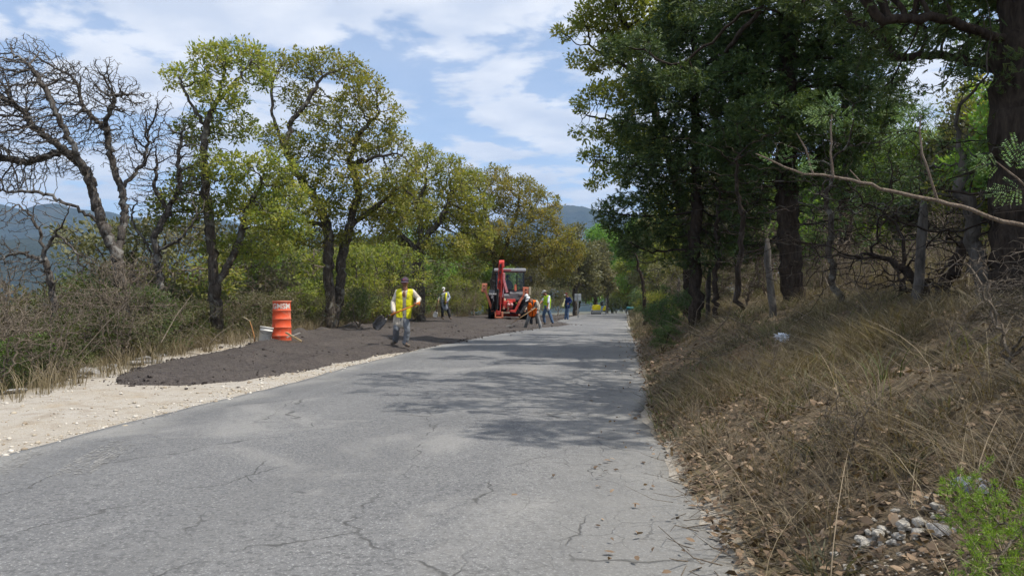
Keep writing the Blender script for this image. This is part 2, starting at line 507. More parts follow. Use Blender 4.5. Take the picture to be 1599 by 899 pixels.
c = mixc(nt, crk, c, (0.05, 0.048, 0.045))
# drops of tar and crumbs of mix trodden in
vs = N(nt, 'ShaderNodeTexVoronoi', Scale=3.4); vs.inputs['Randomness'].default_value = 1.0
mp2 = nt.nodes.new('ShaderNodeMapping'); mp2.inputs['Scale'].default_value = (1.0, 0.75, 1); nt.links.new(warp.outputs[0], mp2.inputs[0]); nt.links.new(mp2.outputs[0], vs.inputs['Vector'])
sp = mth(nt, 'MULTIPLY', ramp(nt, vs.outputs['Distance'], [(0.05, 0.75), (0.13, 0.0)]), ramp(nt, noise(nt, v, 0.8, 2), [(0.52, 0.0), (0.62, 1.0)]))
c = mixc(nt, sp, c, (0.045, 0.044, 0.045))
h = mth(nt, 'SUBTRACT', mth(nt, 'ADD', mth(nt, 'MULTIPLY', agg.outputs['Distance'], -0.35), mth(nt, 'MULTIPLY', fine, 0.4)), mth(nt, 'MULTIPLY', crk, 1.0))
bsdf(nt, out, c, 0.82, 0.25, 0, h, 0.6, 0.012)
road = link('road', me, m); tag(road, kind='structure')

# dusty tyre prints on the near left of the road: thin rows of caked mud
mudmat = simple('pale_mud', (0.29, 0.283, 0.268), 0.95, 0.05, var=0.2, scale=20)
def tyre_print(u0, v0, u1, v1, w, seed):
    rng = np.random.default_rng(seed)
    d0 = 1.25 * FPX / (v0 - HOR); d1 = 1.25 * FPX / (v1 - HOR)
    a = pt(u0, HOR, d0)[:2]; b = pt(u1, HOR, d1)[:2]
    L = np.linalg.norm(b - a); t = (b - a) / L; n = np.array([-t[1], t[0]])
    V = []; F = []
    def lug(s, q, ls, lw, sk):
        k = len(V)
        for (i, j) in ((-1, -1), (1, -1), (1, 1), (-1, 1)):
            p = a + t * (s + i * ls / 2 + j * sk) + n * (q + j * lw / 2) + rng.normal(0, 0.004, 2)
            tt = (p[0] - XL) / (XR - XL)
            V.append((p[0], p[1], float(zr(p[1])) + 0.02 + 0.035 * (1 - (2 * tt - 1) ** 2) + 0.010 * float(fbm(p[0] * .5, p[1] * .3, 3, 70)) + 0.0025))
        F.append((k, k + 1, k + 2, k + 3))
    for s in np.arange(0, L, 0.045):
        fade = math.sin(math.pi * min(1, (s / L) * 0.98 + 0.01)) ** 0.4
        for q in (-w * .36, -w * .12, w * .12, w * .36):
            if rng.random() < 0.72 * fade: lug(s, q, 0.026 * fade, w * 0.19, 0.012 * np.sign(q))
    return V, F
V, F = [], []
for args in ((85, 752, 190, 690, 0.17, 1), (118, 752, 205, 697, 0.13, 2), (-10, 745, 70, 700, 0.18, 3)):
    v_, f_ = tyre_print(*args); o_ = len(V)
    V += v_; F += [tuple(i + o_ for i in q) for q in f_]
o = link('tyre_prints', mesh_np('tyre_prints', V, np.array(F)), mudmat)
tag(o, 'pale muddy tyre tread prints on the near left of the road', 'tyre prints', kind='stuff')

# ------------------------------------------------------------------ fresh asphalt mix spread on the pull-off
NEAR = [(10.6, -7.3), (10.8, -6.6), (11.4, -5.85), (13, -5.6), (16, -5.45), (19, -5.12), (22, -4.85), (26, -4.75), (30, -4.4), (33, -4.0), (36, -3.4), (38.5, -2.5), (41, -3.2), (46, -4.3), (58, -4.9), (75, -5.1)]
FARL = [(10.6, -7.45), (11.2, -8.0), (13, -8.45), (17, -8.75), (20, -8.95), (24, -9.8), (30, -10.5), (38, -11.1), (46, -11.2), (58, -9.8), (75, -7.0)]
ys = np.concatenate([np.arange(10.6, 30, 0.11), np.arange(30, 75, 0.3)])
nr_ = np.interp(ys, *zip(*NEAR)) + 0.10 * fbm(ys * 1.1, ys * 0, 4, 90) + 0.03 * fbm(ys * 6, ys * 0, 2, 91)
fl_ = np.interp(ys, *zip(*FARL)) + 0.25 * fbm(ys * 0.9, ys * 0 + 4, 4, 92)
ts = np.linspace(0, 1, 60)
X = nr_[:, None] * (1 - ts) + fl_[:, None] * ts
Y = np.repeat(ys[:, None], len(ts), 1) + 0.03 * fbm(X * 3, X * 0 + ys[:, None] * 3, 2, 93)
wid = np.abs(nr_ - fl_)[:, None]
dist = np.minimum(ts, 1 - ts)[None, :] * wid
endd = np.minimum(ys - 10.6, 75 - ys)[:, None]
thick = 0.085 * sstep(0, 0.55, np.minimum(dist, endd)) * (0.8 + 0.3 * fbm(X * 0.5, Y * 0.5, 3, 94)) * (1 - 0.75 * sstep(XL - 0.5, XL + 0.5, X))
lump = (0.035 + 0.06 * np.clip(fbm(X * 0.4, Y * 0.4, 2, 98), 0, 1)) * fbm(X * 2.0, Y * 2.0, 5, 95)
ruts = 0.022 * np.sin(X * 5 + 2 * fbm(X * .3, Y * .2, 2, 96))
mound = 0.55 * np.exp(-(((X + 8.5) / 1.7) ** 2 + ((Y - 57) / 3.5) ** 2)) + 0.28 * np.exp(-(((ts[None, :] - 0.93) / 0.06) ** 2)) * np.clip(fbm(Y * 0.7, Y * 0, 3, 97) + 0.2, 0, 1) * sstep(15, 18, Y) * (1 - sstep(26, 30, Y))
Z = ground_z(X, Y)
road_top = zr(Y) + 0.035
Z = Z + sstep(XL - 0.7, XL + 0.1, X) * np.maximum(road_top + 0.012 - Z, 0) - 0.02
Z = Z + 0.03 * sstep(0, 0.05, np.minimum(dist, endd)) + thick + (lump + ruts) * sstep(0, 0.35, np.minimum(dist, endd)) + mound
me = mesh_np('asphalt_mix', np.stack([X.ravel(), Y.ravel(), Z.ravel()], 1), grid_faces(len(ts), len(ys))[:, ::-1], smooth=True)
MIXZ = (ys, ts, X, Z)
def mix_z(x, y):
    i = int(np.clip(np.searchsorted(ys_mix, y), 0, len(ys_mix) - 1))
    row = MIXZ[2][i]; zz = MIXZ[3][i]
    j = int(np.argmin(np.abs(row - x)))
    return float(zz[j]) if abs(row[j] - x) < 0.35 else gz(x, y)
ys_mix = ys
m, nt, out = newmat('fresh_asphalt_mix')
v = coords(nt)
vg = N(nt, 'ShaderNodeTexVoronoi', Scale=42.0); nt.links.new(v, vg.inputs['Vector'])
n1 = noise(nt, v, 15, 6, 0.72); n2 = noise(nt, v, 1.2, 4)
c = ramp(nt, n1, [(0.3, (0.030, 0.025, 0.022)), (0.55, (0.088, 0.073, 0.065)), (0.78, (0.16, 0.136, 0.12))])
c = mixc(nt, ramp(nt, n2, [(0.45, 0.0), (0.7, 0.3)]), c, (0.14, 0.118, 0.10))
hh = mth(nt, 'ADD', mth(nt, 'MULTIPLY', vg.outputs['Distance'], -0.8), n1)
bsdf(nt, out, c, 0.85, 0.25, 0, hh, 1.0, 0.03)
MIXMAT = m
o = link('asphalt_mix', me, m); tag(o, 'dark fresh asphalt mix spread over the pull-off left of the road', 'asphalt mix', kind='stuff')

# crumbs and clods at the edges of the mix
rng = np.random.default_rng(5)
ico = bmesh.new(); bmesh.ops.create_icosphere(ico, subdivisions=1, radius=1.0)
IV = np.array([v_.co[:] for v_ in ico.verts]); IF = np.array([[v_.index for v_ in f.verts] for f in ico.faces]); ico.free()
def pebble_mesh(name, P, S, rng, flat=0.6):
    n = len(P); k = len(IV)
    d = 1 + rng.normal(0, 0.16, (n, k))
    sc3 = S[:, None] * np.stack([rng.uniform(.8, 1.3, n), rng.uniform(.7, 1.1, n), rng.uniform(flat * .7, flat * 1.2, n)], 1)
    a = rng.uniform(0, 6.28, n)
    V = IV[None] * d[..., None] * sc3[:, None, :]
    x = V[..., 0] * np.cos(a)[:, None] - V[..., 1] * np.sin(a)[:, None]
    y = V[..., 0] * np.sin(a)[:, None] + V[..., 1] * np.cos(a)[:, None]
    V = np.stack([x, y, V[..., 2]], -1) + P[:, None, :]
    F = (IF[None] + (np.arange(n) * k)[:, None, None]).reshape(-1, 3)
    return mesh_np(name, V.reshape(-1, 3), F, rnd=np.repeat(rng.random(n), k))
P = []; S = []
for i in range(3300):
    k = rng.integers(0, len(ys)); t = rng.random()
    if rng.random() < 0.6: t = rng.choice([0, 1]) + rng.normal(0, 0.02) * (1 if rng.random() < .8 else 3)
    x = nr_[k] * (1 - t) + fl_[k] * t
    y = ys[k] + rng.normal(0, .1)
    if rng.random() < 0.25 and y < 16: y = 10.6 - abs(rng.normal(0, .12)) + (x + 7.0) ** 2 * .2; x = -7 + rng.normal(0, .6)
    s = rng.choice([0.008, 0.013, 0.02, 0.035, .055], p=[.42, .36, .17, .045, .005]) * (1 if y < 25 else 1.4)
    base = mix_z(x, y) if 0 < t < 1 else gz(x, y)
    if x > XL: base = max(base, float(zr(y)) + 0.045)
    P.append((x, y, base + s * 0.2)); S.append(s)
o = link('asphalt_crumbs', pebble_mesh('asphalt_crumbs', np.array(P), np.array(S), rng), MIXMAT)
tag(o, 'black crumbs of asphalt scattered along the edges of the fresh mix', 'asphalt crumbs', kind='stuff')

# gravel on the shoulder
P = []; S = []
for i in range(6500):
    y = rng.uniform(5.5, 24) if rng.random() < .85 else rng.uniform(24, 60)
    x = rng.uniform(float(edge_x(y)) - .3, XL + 0.12) if rng.random() < .6 else XL - abs(rng.normal(0, .35)) + .1
    s = rng.choice([0.006, 0.010, 0.016, 0.028], p=[.45, .35, .16, .04])
    P.append((x, y, gz(x, y) + s * .25 + (0.012 if x > XL else 0))); S.append(s)
m, nt, out = newmat('limestone_gravel')
c = ramp(nt, attr(nt, 'rnd'), [(0.0, (0.30, 0.24, 0.17)), (0.4, (0.45, 0.39, 0.30)), (1.0, (0.66, 0.62, 0.55))])
bsdf(nt, out, c, 0.9, 0.15)
GRAVEL = m
o = link('gravel', pebble_mesh('gravel', np.array(P), np.array(S), rng), GRAVEL)
tag(o, 'pale loose gravel on the left shoulder', 'gravel', kind='stuff')
# ------------------------------------------------------------------ trees: limbs grown towards light points inside the crown
def grow(guides, att, step, infl, kill, rng, jit=0.25, maxit=140, lift=0.05, wob=0.16):
    """guides: polylines of places, the first from the ground up. Returns nodes and parents."""
    P = []; par = []
    for gi, gl in enumerate(guides):
        gl = [np.asarray(q, float) for q in gl]
        last = -1
        if gi > 0:
            D = np.linalg.norm(np.array(P) - gl[0], axis=1); last = int(np.argmin(D))
            seq = gl[1:]
            cur = P[last]
        else:
            P.append(gl[0]); par.append(-1); last = 0; cur = gl[0]; seq = gl[1:]
        for q in seq:
            n = max(1, int(round(np.linalg.norm(q - cur) / step)))
            a = cur.copy()
            for k in range(1, n + 1):
                p = a + (q - a) * k / n
                if k < n: p = p + rng.normal(0, step * wob, 3)
                P.append(p); par.append(last); last = len(P) - 1
            cur = q
    n0 = len(P)
    P = [np.array(p) for p in P]
    nch = np.zeros(200000, dtype=int)
    for p in par:
        if p >= 0: nch[p] += 1
    A = att.copy()
    PA = np.array(P)
    # the lower part of the trunk does not sprout
    zmin = PA[0][2] + 0.18 * (A[:, 2].max() - PA[0][2])
    ok = np.array([p[2] > zmin for p in P])
    D = np.linalg.norm(A[:, None] - PA[None], axis=2)
    D[:, ~ok] += 1e3
    nid = D.argmin(1); nd = D.min(1)
    for it in range(maxit):
        m = nd < (infl if it > 8 else infl * 3)
        if not m.any():
            m = nd < infl * 4
            if not m.any(): break
        ids = nid[m]
        dirs = (A[m] - PA[ids]) / np.maximum(nd[m], 1e-6)[:, None]
        uq, inv = np.unique(ids, return_inverse=True)
        S = np.zeros((len(uq), 3)); np.add.at(S, inv, dirs)
        S /= np.linalg.norm(S, axis=1)[:, None] + 1e-9
        S += rng.normal(0, jit, S.shape); S[:, 2] += lift
        S /= np.linalg.norm(S, axis=1)[:, None] + 1e-9
        keep = nch[uq] < 3
        if not keep.any(): break
        uq = uq[keep]; S = S[keep]
        new = PA[uq] + S * step
        nch[uq] += 1
        i0 = len(PA)
        PA = np.vstack([PA, new]); par.extend(uq.tolist())
        Dn = np.linalg.norm(A[:, None] - new[None], axis=2)
        j = Dn.argmin(1); dn = Dn[np.arange(len(A)), j]
        b = dn < nd
        nd[b] = dn[b]; nid[b] = i0 + j[b]
        # points whose nearest node is full look for another
        al = nd > kill
        A = A[al]; nd = nd[al]; nid = nid[al]
        if len(A) == 0: break
        full = np.where(nch[nid] >= 3)[0]
        if len(full):
            free = np.where(nch[:len(PA)] < 3)[0]
            free = free[(free >= n0) | (PA[free][:, 2] > zmin)]
            for s_ in range(0, len(full), 400):
                q = full[s_:s_ + 400]
                Df = ((A[q] ** 2).sum(1)[:, None] + (PA[free] ** 2).sum(1)[None] - 2 * A[q] @ PA[free].T)
                j = Df.argmin(1)
                nid[q] = free[j]; nd[q] = np.sqrt(np.maximum(Df[np.arange(len(q)), j], 0))
    return PA, np.array(par), n0

def radii(P, par, R0, r0):
    n = len(P)
    cnt = np.zeros(n); has = np.zeros(n, bool)
    has[par[par >= 0]] = True
    cnt[~has] = 1
    for i in range(n - 1, 0, -1): cnt[par[i]] += cnt[i]
    e = math.log(max(cnt[0], 2)) / math.log(R0 / r0)
    r = r0 * cnt ** (1 / e)
    return r, cnt

def tubes(P, par, r, sides=lambda q: 8 if q > .06 else (5 if q > .02 else 3), flare=0.0, rough=0.0, rng=None):
    n = len(P)
    kids = [[] for _ in range(n)]
    for i in range(1, n): kids[par[i]].append(i)
    V = []; F3 = []; nv = 0; RN = []
    stack = [(0, -1)]
    z0 = P[0][2]
    while stack:
        s, pr = stack.pop()
        ch = [pr] if pr >= 0 else []
        c = s
        while True:
            ch.append(c)
            if not kids[c]: break
            ks = sorted(kids[c], key=lambda q: -r[q])
            for q in ks[1:]: stack.append((q, c))
            c = ks[0]
        if len(ch) < 2: continue
        pts = P[ch]; rr = r[ch].copy()
        if pr >= 0: rr[0] = min(rr[0], rr[1] * 1.25)
        if flare and pr < 0:
            rr = rr * (1 + flare * np.exp(-(pts[:, 2] - z0) / 0.35))
        if not kids[ch[-1]]: rr[-1] *= 0.5
        k = sides(rr.max())
        T = np.gradient(pts, axis=0)
        T /= np.linalg.norm(T, axis=1)[:, None] + 1e-9
        ref = np.array([0.31, 0.87, 0.38]) if abs(T[0] @ np.array([0.31, 0.87, 0.38])) < 0.9 else np.array([1.0, 0, 0])
        U = np.cross(T, ref); U /= np.linalg.norm(U, axis=1)[:, None] + 1e-9
        W = np.cross(T, U)
        a = np.arange(k) / k * 2 * np.pi
        ring = np.cos(a)[None, :, None] * U[:, None] + np.sin(a)[None, :, None] * W[:, None]
        rad = rr[:, None]
        if rough and rng is not None and k > 5:
            rad = rad * (1 + rough * rng.normal(0, 1, (len(rr), k)))
            V.append((pts[:, None] + ring * rad[..., None]).reshape(-1, 3))
        else:
            V.append((pts[:, None] + ring * np.repeat(rad, k, 1)[..., None]).reshape(-1, 3))
        m = len(ch)
        i = np.arange(m - 1)[:, None] * k + np.arange(k)[None]
        i2 = np.arange(m - 1)[:, None] * k + (np.arange(k)[None] + 1) % k
        F3.append(np.stack([i, i2, i2 + k, i + k], -1).reshape(-1, 4) + nv)
        nv += m * k
    return np.concatenate(V), np.concatenate(F3)

def unit(a): return a / (np.linalg.norm(a, axis=-1, keepdims=True) + 1e-9)

def leaves(B, D, L, Wd, rng, fold=0.25, droop=0.0):
    """B base points, D directions, L lengths: a folded diamond each. Returns verts, tris, random per vertex"""
    n = len(B)
    D = unit(D)
    X = unit(np.cross(unit(rng.normal(0, .62, (n, 3)) + np.array(to_sun) * .55 + np.array([0, 0, .35])), D))
    Nn = np.cross(X, D)
    L = L[:, None]; w = L * Wd
    tip = B + D * L - ZUP * L * droop
    mid = B + D * L * 0.55 - Nn * w * fold
    V = np.stack([B, mid - X * w * .5 + Nn * w * fold * 1.6, tip, mid + X * w * .5 + Nn * w * fold * 1.6], 1).reshape(-1, 3)
    k = np.arange(n)[:, None] * 4
    F = np.concatenate([k + [[0, 1, 2]], k + [[0, 2, 3]]], 1).reshape(-1, 3)
    return V, F

def blades(B, D, L, w, rng):
    """one narrow triangle each (needle sprays, thin grass)"""
    n = len(B); D = unit(D)
    X = unit(np.cross(D, rng.normal(0, 1, (n, 3))))
    V = np.stack([B - X * w * .5, B + X * w * .5, B + D * L[:, None]], 1).reshape(-1, 3)
    F = np.arange(n * 3).reshape(-1, 3)
    return V, F

DENS = 6.5
def in_clumps(clumps, dens, rng, shell=0.0):
    """random points in ellipsoids given as (centre, radii)"""
    out = []
    for c, rad in clumps:
        vol = 4.19 * rad[0] * rad[1] * rad[2]
        n = max(4, int(DENS * dens * vol))
        d = unit(rng.normal(0, 1, (n, 3)))
        q = rng.random((n, 1)) ** (1 / 3.0)
        q = shell + (1 - shell) * q
        p = d * q
        out.append(np.asarray(c) + p[:, :1] * RIGHT * rad[0] + p[:, 1:2] * FWDH * rad[1] + p[:, 2:] * ZUP * rad[2])
    return np.concatenate(out)

def px_clumps(lst, d, deep=1.0, rng=None):
    out = []
    for (u, v, ru, rv) in lst:
        off = (rng.uniform(-1, 1) * ru * 0.9 * d / FPX) if rng is not None else 0
        out.append((pt(u, v, d + off), (ru * d / FPX, 0.5 * (ru + rv) * d / FPX * deep, rv * d / FPX)))
    return out

def px_line(lst, d, rng=None, dd=None):
    res = []
    for i, q in enumerate(lst):
        dz = q[2] if len(q) > 2 else 0
        res.append(pt(q[0], q[1], d + dz))
    return res

def foliage_oak(P, par, r, rng, thr, per, size, spread_, wd=0.5, hang=0.0, zlow=-1e9):
    """leaves in bunches round the twig ends, with gaps between the bunches"""
    n0 = len(P)
    has = np.zeros(n0, bool); has[par[par >= 0]] = True
    tip = ~has & (r < thr) & (P[:, 2] > zlow)
    near = np.zeros(n0, bool); near[par[np.where(tip)[0]]] = True
    near &= ~tip & (r < thr)
    tall = np.concatenate([np.repeat(np.where(tip)[0], int(per * 2.4)), np.repeat(np.where(near)[0], int(per * 1.1))])
    ids = tall; n = len(ids)
    pdir = unit(P[ids] - P[np.maximum(par[ids], 0)])
    q = rng.normal(0, 1, (n, 3))
    B = P[ids] + q * spread_ * 0.62
    D = pdir * 0.55 + unit(q) * 0.9 + rng.normal(0, 0.45, (n, 3)) + np.array([0, 0, 0.12 - hang])
    L = size * rng.uniform(0.65, 1.3, n)
    V, F = leaves(B, D, L, wd, rng, 0.22)
    tw = rng.random(n0)
    clump = 0.5 + 0.5 * fbm(P[:, 0] * 0.9 + P[:, 2] * .7, P[:, 1] * 0.9 - P[:, 2] * .5, 3, int(rng.integers(0, 40)))
    val = np.clip(0.35 * tw[ids] + 0.35 * rng.random(n) + 0.35 * clump[ids] - .02, 0, 1)
    return V, F, np.repeat(val, 4)

def foliage_conifer(P, par, r, rng, thr, per, size, zlow=-1e9):
    ids = np.repeat(np.where((r < thr) & (P[:, 2] > zlow + 0.6 * rng.normal(0, 1, len(P))))[0], per)
    n = len(ids)
    pdir = unit(P[ids] - P[np.maximum(par[ids], 0)])
    B = P[ids] + rng.normal(0, 0.07, (n, 3))
    D = unit(pdir * 0.9 + rng.normal(0, 0.55, (n, 3)) + np.array([0, 0, -0.12]))
    L = size * rng.uniform(0.55, 1.2, n)
    side = unit(np.cross(D, rng.normal(0, 1, (n, 3)) * .5 + ZUP))
    Bs, Ds, Ls, sid = [], [], [], []
    for k in range(7):
        t = k / 7.0
        sgn = 1 if k % 2 else -1
        Bs.append(B + D * (L * t * 0.8)[:, None]); Ds.append(D + side * sgn * 0.75 + rng.normal(0, 0.15, (n, 3)))
        Ls.append(L * (0.62 - 0.35 * t)); sid.append(np.arange(n))
    Bs = np.concatenate(Bs); Ds = np.concatenate(Ds); Ls = np.concatenate(Ls); sid = np.concatenate(sid)
    V, F = blades(Bs, Ds, Ls, 0.021 * size / 0.16, rng)
    val = np.clip(0.6 * rng.random(n)[sid] + 0.4 * rng.random(len(sid)), 0, 1)
    return V, F, np.repeat(val, 3)

def make_tree(name, label, cat, guides, att, R0, r0, bark, leafm, rng, step=0.18, infl=1.2, kill=0.3, jit=0.28, fol=None, flare=0.25, group=None, maxit=140, crown_name='crown', lift=0.05, limbcap=None):
    base = np.asarray(guides[0][0], float)
    step *= 0.72; kill *= 0.56; infl *= 0.8
    P, par, n0 = grow(guides, att, step, infl, kill, rng, jit, maxit, lift, 0.3 if leafm is None else 0.17)
    r, cnt = radii(P, par, R0, r0)
    if limbcap:
        k0 = int(np.argmin(np.linalg.norm(P[:n0] - np.asarray(guides[0][-1]), axis=1)))
        r[k0 + 1:] = np.minimum(r[k0 + 1:], limbcap)
    print('TREE', name, len(P), len(att), int(cnt[0]))
    root = empty(name, tuple(base))
    tag(root, label, cat, group)
    V, F = tubes(P, par, r, flare=flare, rough=0.05, rng=rng)
    link('trunk', mesh_np('trunk', V - base, F, smooth=True), bark, root)
    if fol is not None:
        V, F, q = fol(P, par, r)
        link(crown_name, mesh_np(crown_name, V - base, F, rnd=q), leafm, root)
    return root

# ---- bark and leaves
OAKBARK = barkmat('oak_bark', (0.035, 0.028, 0.022), (0.15, 0.125, 0.10), 9, lichen=(0.27, 0.26, 0.22))
BAREBARK = barkmat('bare_bark', (0.035, 0.028, 0.023), (0.15, 0.132, 0.115), 11, lichen=(0.27, 0.26, 0.235))
DARKBARK = barkmat('juniper_bark', (0.025, 0.019, 0.015), (0.085, 0.066, 0.052), 7)
TWIGBARK = barkmat('dry_twig', (0.11, 0.085, 0.06), (0.30, 0.25, 0.195), 14)
OAKLEAF = leafmat('oak_leaf', [(0.0, (0.097, 0.132, 0.035)), (0.35, (0.184, 0.227, 0.056)), (0.6, (0.289, 0.311, 0.078)), (0.82, (0.410, 0.377, 0.114)), (1.0, (0.524, 0.410, 0.149))], 0.5)
GOLDLEAF = leafmat('golden_oak_leaf', [(0.0, (0.098, 0.121, 0.032)), (0.35, (0.196, 0.207, 0.052)), (0.65, (0.299, 0.276, 0.071)), (1.0, (0.460, 0.356, 0.127))], 0.5)
MIDLEAF = leafmat('olive_oak_leaf', [(0.0, (0.099, 0.132, 0.034)), (0.35, (0.198, 0.231, 0.055)), (0.65, (0.310, 0.310, 0.079)), (0.85, (0.409, 0.356, 0.112)), (1.0, (0.502, 0.370, 0.145))], 0.5)
GREENLEAF = leafmat('fresh_green_leaf', [(0.0, (0.079, 0.149, 0.031)), (0.5, (0.166, 0.288, 0.056)), (1.0, (0.305, 0.410, 0.095))], 0.4)
DRABLEAF = leafmat('drab_green_leaf', [(0.0, (0.05, 0.075, 0.028)), (0.5, (0.105, 0.135, 0.05)), (1.0, (0.19, 0.205, 0.085))], 0.4)
GREYLEAF = leafmat('dusty_grey_leaf', [(0.0, (0.103, 0.110, 0.057)), (0.5, (0.179, 0.177, 0.094)), (1.0, (0.297, 0.262, 0.145))], 0.3)
CONELEAF = leafmat('juniper_leaf', [(0.0, (0.042, 0.077, 0.031)), (0.5, (0.081, 0.138, 0.049)), (1.0, (0.163, 0.219, 0.067))], 0.25)

def oakf(rng, thr=0.016, per=9, size=0.105, sp=0.10, wd=0.5, hang=0.0):
    return lambda P, par, r: foliage_oak(P, par, r, rng, thr, per, size, sp, wd, hang)
def conf(rng, thr=0.02, per=7, size=0.2, zlow=-1e9):
    return lambda P, par, r: foliage_conifer(P, par, r, rng, thr, per, size, zlow)

# ---- left side of the road
rng = np.random.default_rng(101)
D_ = 20.0
b0 = gpt(340, D_)
cl = px_clumps([(292, 122, 42, 22), (330, 95, 35, 28), (375, 88, 42, 26), (400, 118, 30, 24), (345, 150, 45, 26), (310, 200, 45, 28), (375, 200, 34, 24), (345, 262, 50, 28), (300, 280, 35, 25),
                (425, 262, 38, 26), (395, 310, 50, 26), (330, 325, 48, 26), (290, 345, 35, 20), (425, 340, 42, 26), (350, 385, 45, 20), (410, 390, 40, 20), (280, 310, 40, 22), (450, 300, 34, 22), (255, 330, 30, 16), (455, 355, 36, 20)], D_, 1.1, rng)
make_tree('oak_tree', 'tall slender leafy oak whose dark trunk stands just behind the orange drum and white bucket', 'tree',
          [[b0 - [0, 0, .25]] + px_line([(338, 495), (334, 440), (330, 390), (325, 330), (318, 250), (322, 195), (342, 145), (352, 110)], D_),
           px_line([(336, 450), (352, 425), (372, 380, .3), (384, 330, .5), (410, 290, .4)], D_),
           px_line([(320, 205), (300, 165), (282, 130)], D_), px_line([(330, 165), (365, 130), (390, 100)], D_)],
          in_clumps(cl, 38, rng, 0.25), 0.155, 0.0065, OAKBARK, OAKLEAF, rng, 0.16, 1.0, 0.27, fol=oakf(rng, .014, 11, .10, .09), group='oaks along the left of the road')

rng = np.random.default_rng(202)
D_ = 26.0
b0 = gpt(516, D_)
cl = px_clumps([(425, 108, 34, 24), (465, 100, 34, 22), (505, 100, 36, 22), (545, 112, 36, 24), (575, 142, 34, 24), (600, 180, 34, 24), (550, 165, 40, 24), (470, 150, 38, 24),
                (510, 190, 40, 24), (580, 215, 44, 24), (618, 228, 28, 22), (630, 262, 30, 20), (545, 240, 46, 24), (480, 230, 44, 24), (440, 215, 34, 24), (500, 280, 52, 24), (570, 285, 46, 24),
                (450, 285, 40, 24), (615, 300, 36, 22), (540, 325, 55, 24), (470, 330, 50, 24), (600, 345, 42, 22), (510, 370, 60, 20), (440, 365, 40, 20), (650, 330, 34, 22), (400, 330, 36, 22), (645, 275, 26, 18)], D_, 1.15, rng)
make_tree('oak_tree', 'broad leafy oak with thick twin trunk left of the nearest worker in yellow vest', 'tree',
          [[b0 - [0, 0, .3]] + px_line([(516, 470), (512, 420), (514, 370), (500, 320), (462, 270), (446, 230), (455, 190), (480, 160), (500, 125)], D_),
           [b0 + [.35, .1, -.3]] + px_line([(530, 465), (532, 410), (545, 360), (560, 300), (545, 250), (560, 210), (590, 180)], D_ + .3),
           px_line([(545, 350), (590, 320, .5), (635, 285, .6)], D_), px_line([(510, 350), (470, 345, -.6), (430, 330, -.8)], D_),
           px_line([(446, 235), (425, 180), (425, 130)], D_), px_line([(550, 255), (585, 245, -.4), (620, 240, -.5)], D_)],
          in_clumps(cl, 24, rng, 0.25), 0.23, 0.0075, OAKBARK, OAKLEAF, rng, 0.19, 1.2, 0.32, fol=oakf(rng, .017, 10, .11, .105), group='oaks along the left of the road')

rng = np.random.default_rng(303)
D_ = 36.0
b0 = gpt(655, D_)
cl = px_clumps([(690, 275, 34, 18), (655, 262, 26, 20), (640, 300, 40, 24), (710, 300, 32, 22), (670, 335, 46, 24), (610, 335, 36, 24), (720, 340, 30, 22), (640, 375, 46, 22), (700, 385, 40, 22), (590, 385, 40, 22), (665, 245, 26, 14), (700, 258, 26, 14), (735, 285, 26, 20), (745, 320, 26, 22), (745, 365, 30, 24)], D_, 1.1, rng)
make_tree('oak_tree', 'yellowish leafy oak behind the worker with grey shirt and white cap', 'tree',
          [[b0 - [0, 0, .3]] + px_line([(655, 455), (652, 410), (658, 370), (650, 320), (665, 285)], D_), px_line([(655, 380), (690, 340), (705, 300)], D_), px_line([(653, 390), (615, 355), (600, 335)], D_)],
          in_clumps(cl, 13, rng, 0.2), 0.25, 0.010, OAKBARK, MIDLEAF, rng, 0.25, 1.6, 0.36, fol=oakf(rng, .022, 13, .13, .14), group='oaks along the left of the road')

rng = np.random.default_rng(404)
D_ = 55.0
b0 = gpt(772, D_)
cl = px_clumps([(745, 285, 26, 14), (775, 275, 24, 14), (810, 290, 28, 16), (838, 305, 22, 14), (760, 320, 32, 16), (810, 325, 34, 18), (850, 345, 28, 18), (735, 335, 26, 20), (790, 360, 42, 18), (845, 385, 38, 20), (880, 370, 22, 18), (750, 375, 34, 18), (870, 415, 30, 18), (815, 400, 40, 18), (790, 300, 30, 16), (720, 300, 24, 18), (775, 395, 40, 18), (735, 400, 30, 18), (895, 395, 20, 20), (860, 320, 18, 14), (725, 275, 20, 14)], D_, 1.2, rng)
make_tree('oak_tree', 'wide spreading oak rising behind the red backhoe loader', 'tree',
          [[b0 - [0, 0, .3]] + px_line([(772, 450), (776, 415), (790, 385), (805, 340), (812, 300)], D_), px_line([(778, 420), (765, 370), (755, 310)], D_), px_line([(800, 370), (830, 345), (850, 330)], D_), px_line([(780, 415), (830, 400), (870, 390)], D_)],
          in_clumps(cl, 6.5, rng, 0.2), 0.32, 0.013, OAKBARK, GOLDLEAF, rng, 0.36, 2.2, 0.5, fol=oakf(rng, .03, 14, .16, .19), group='oaks along the left of the road')

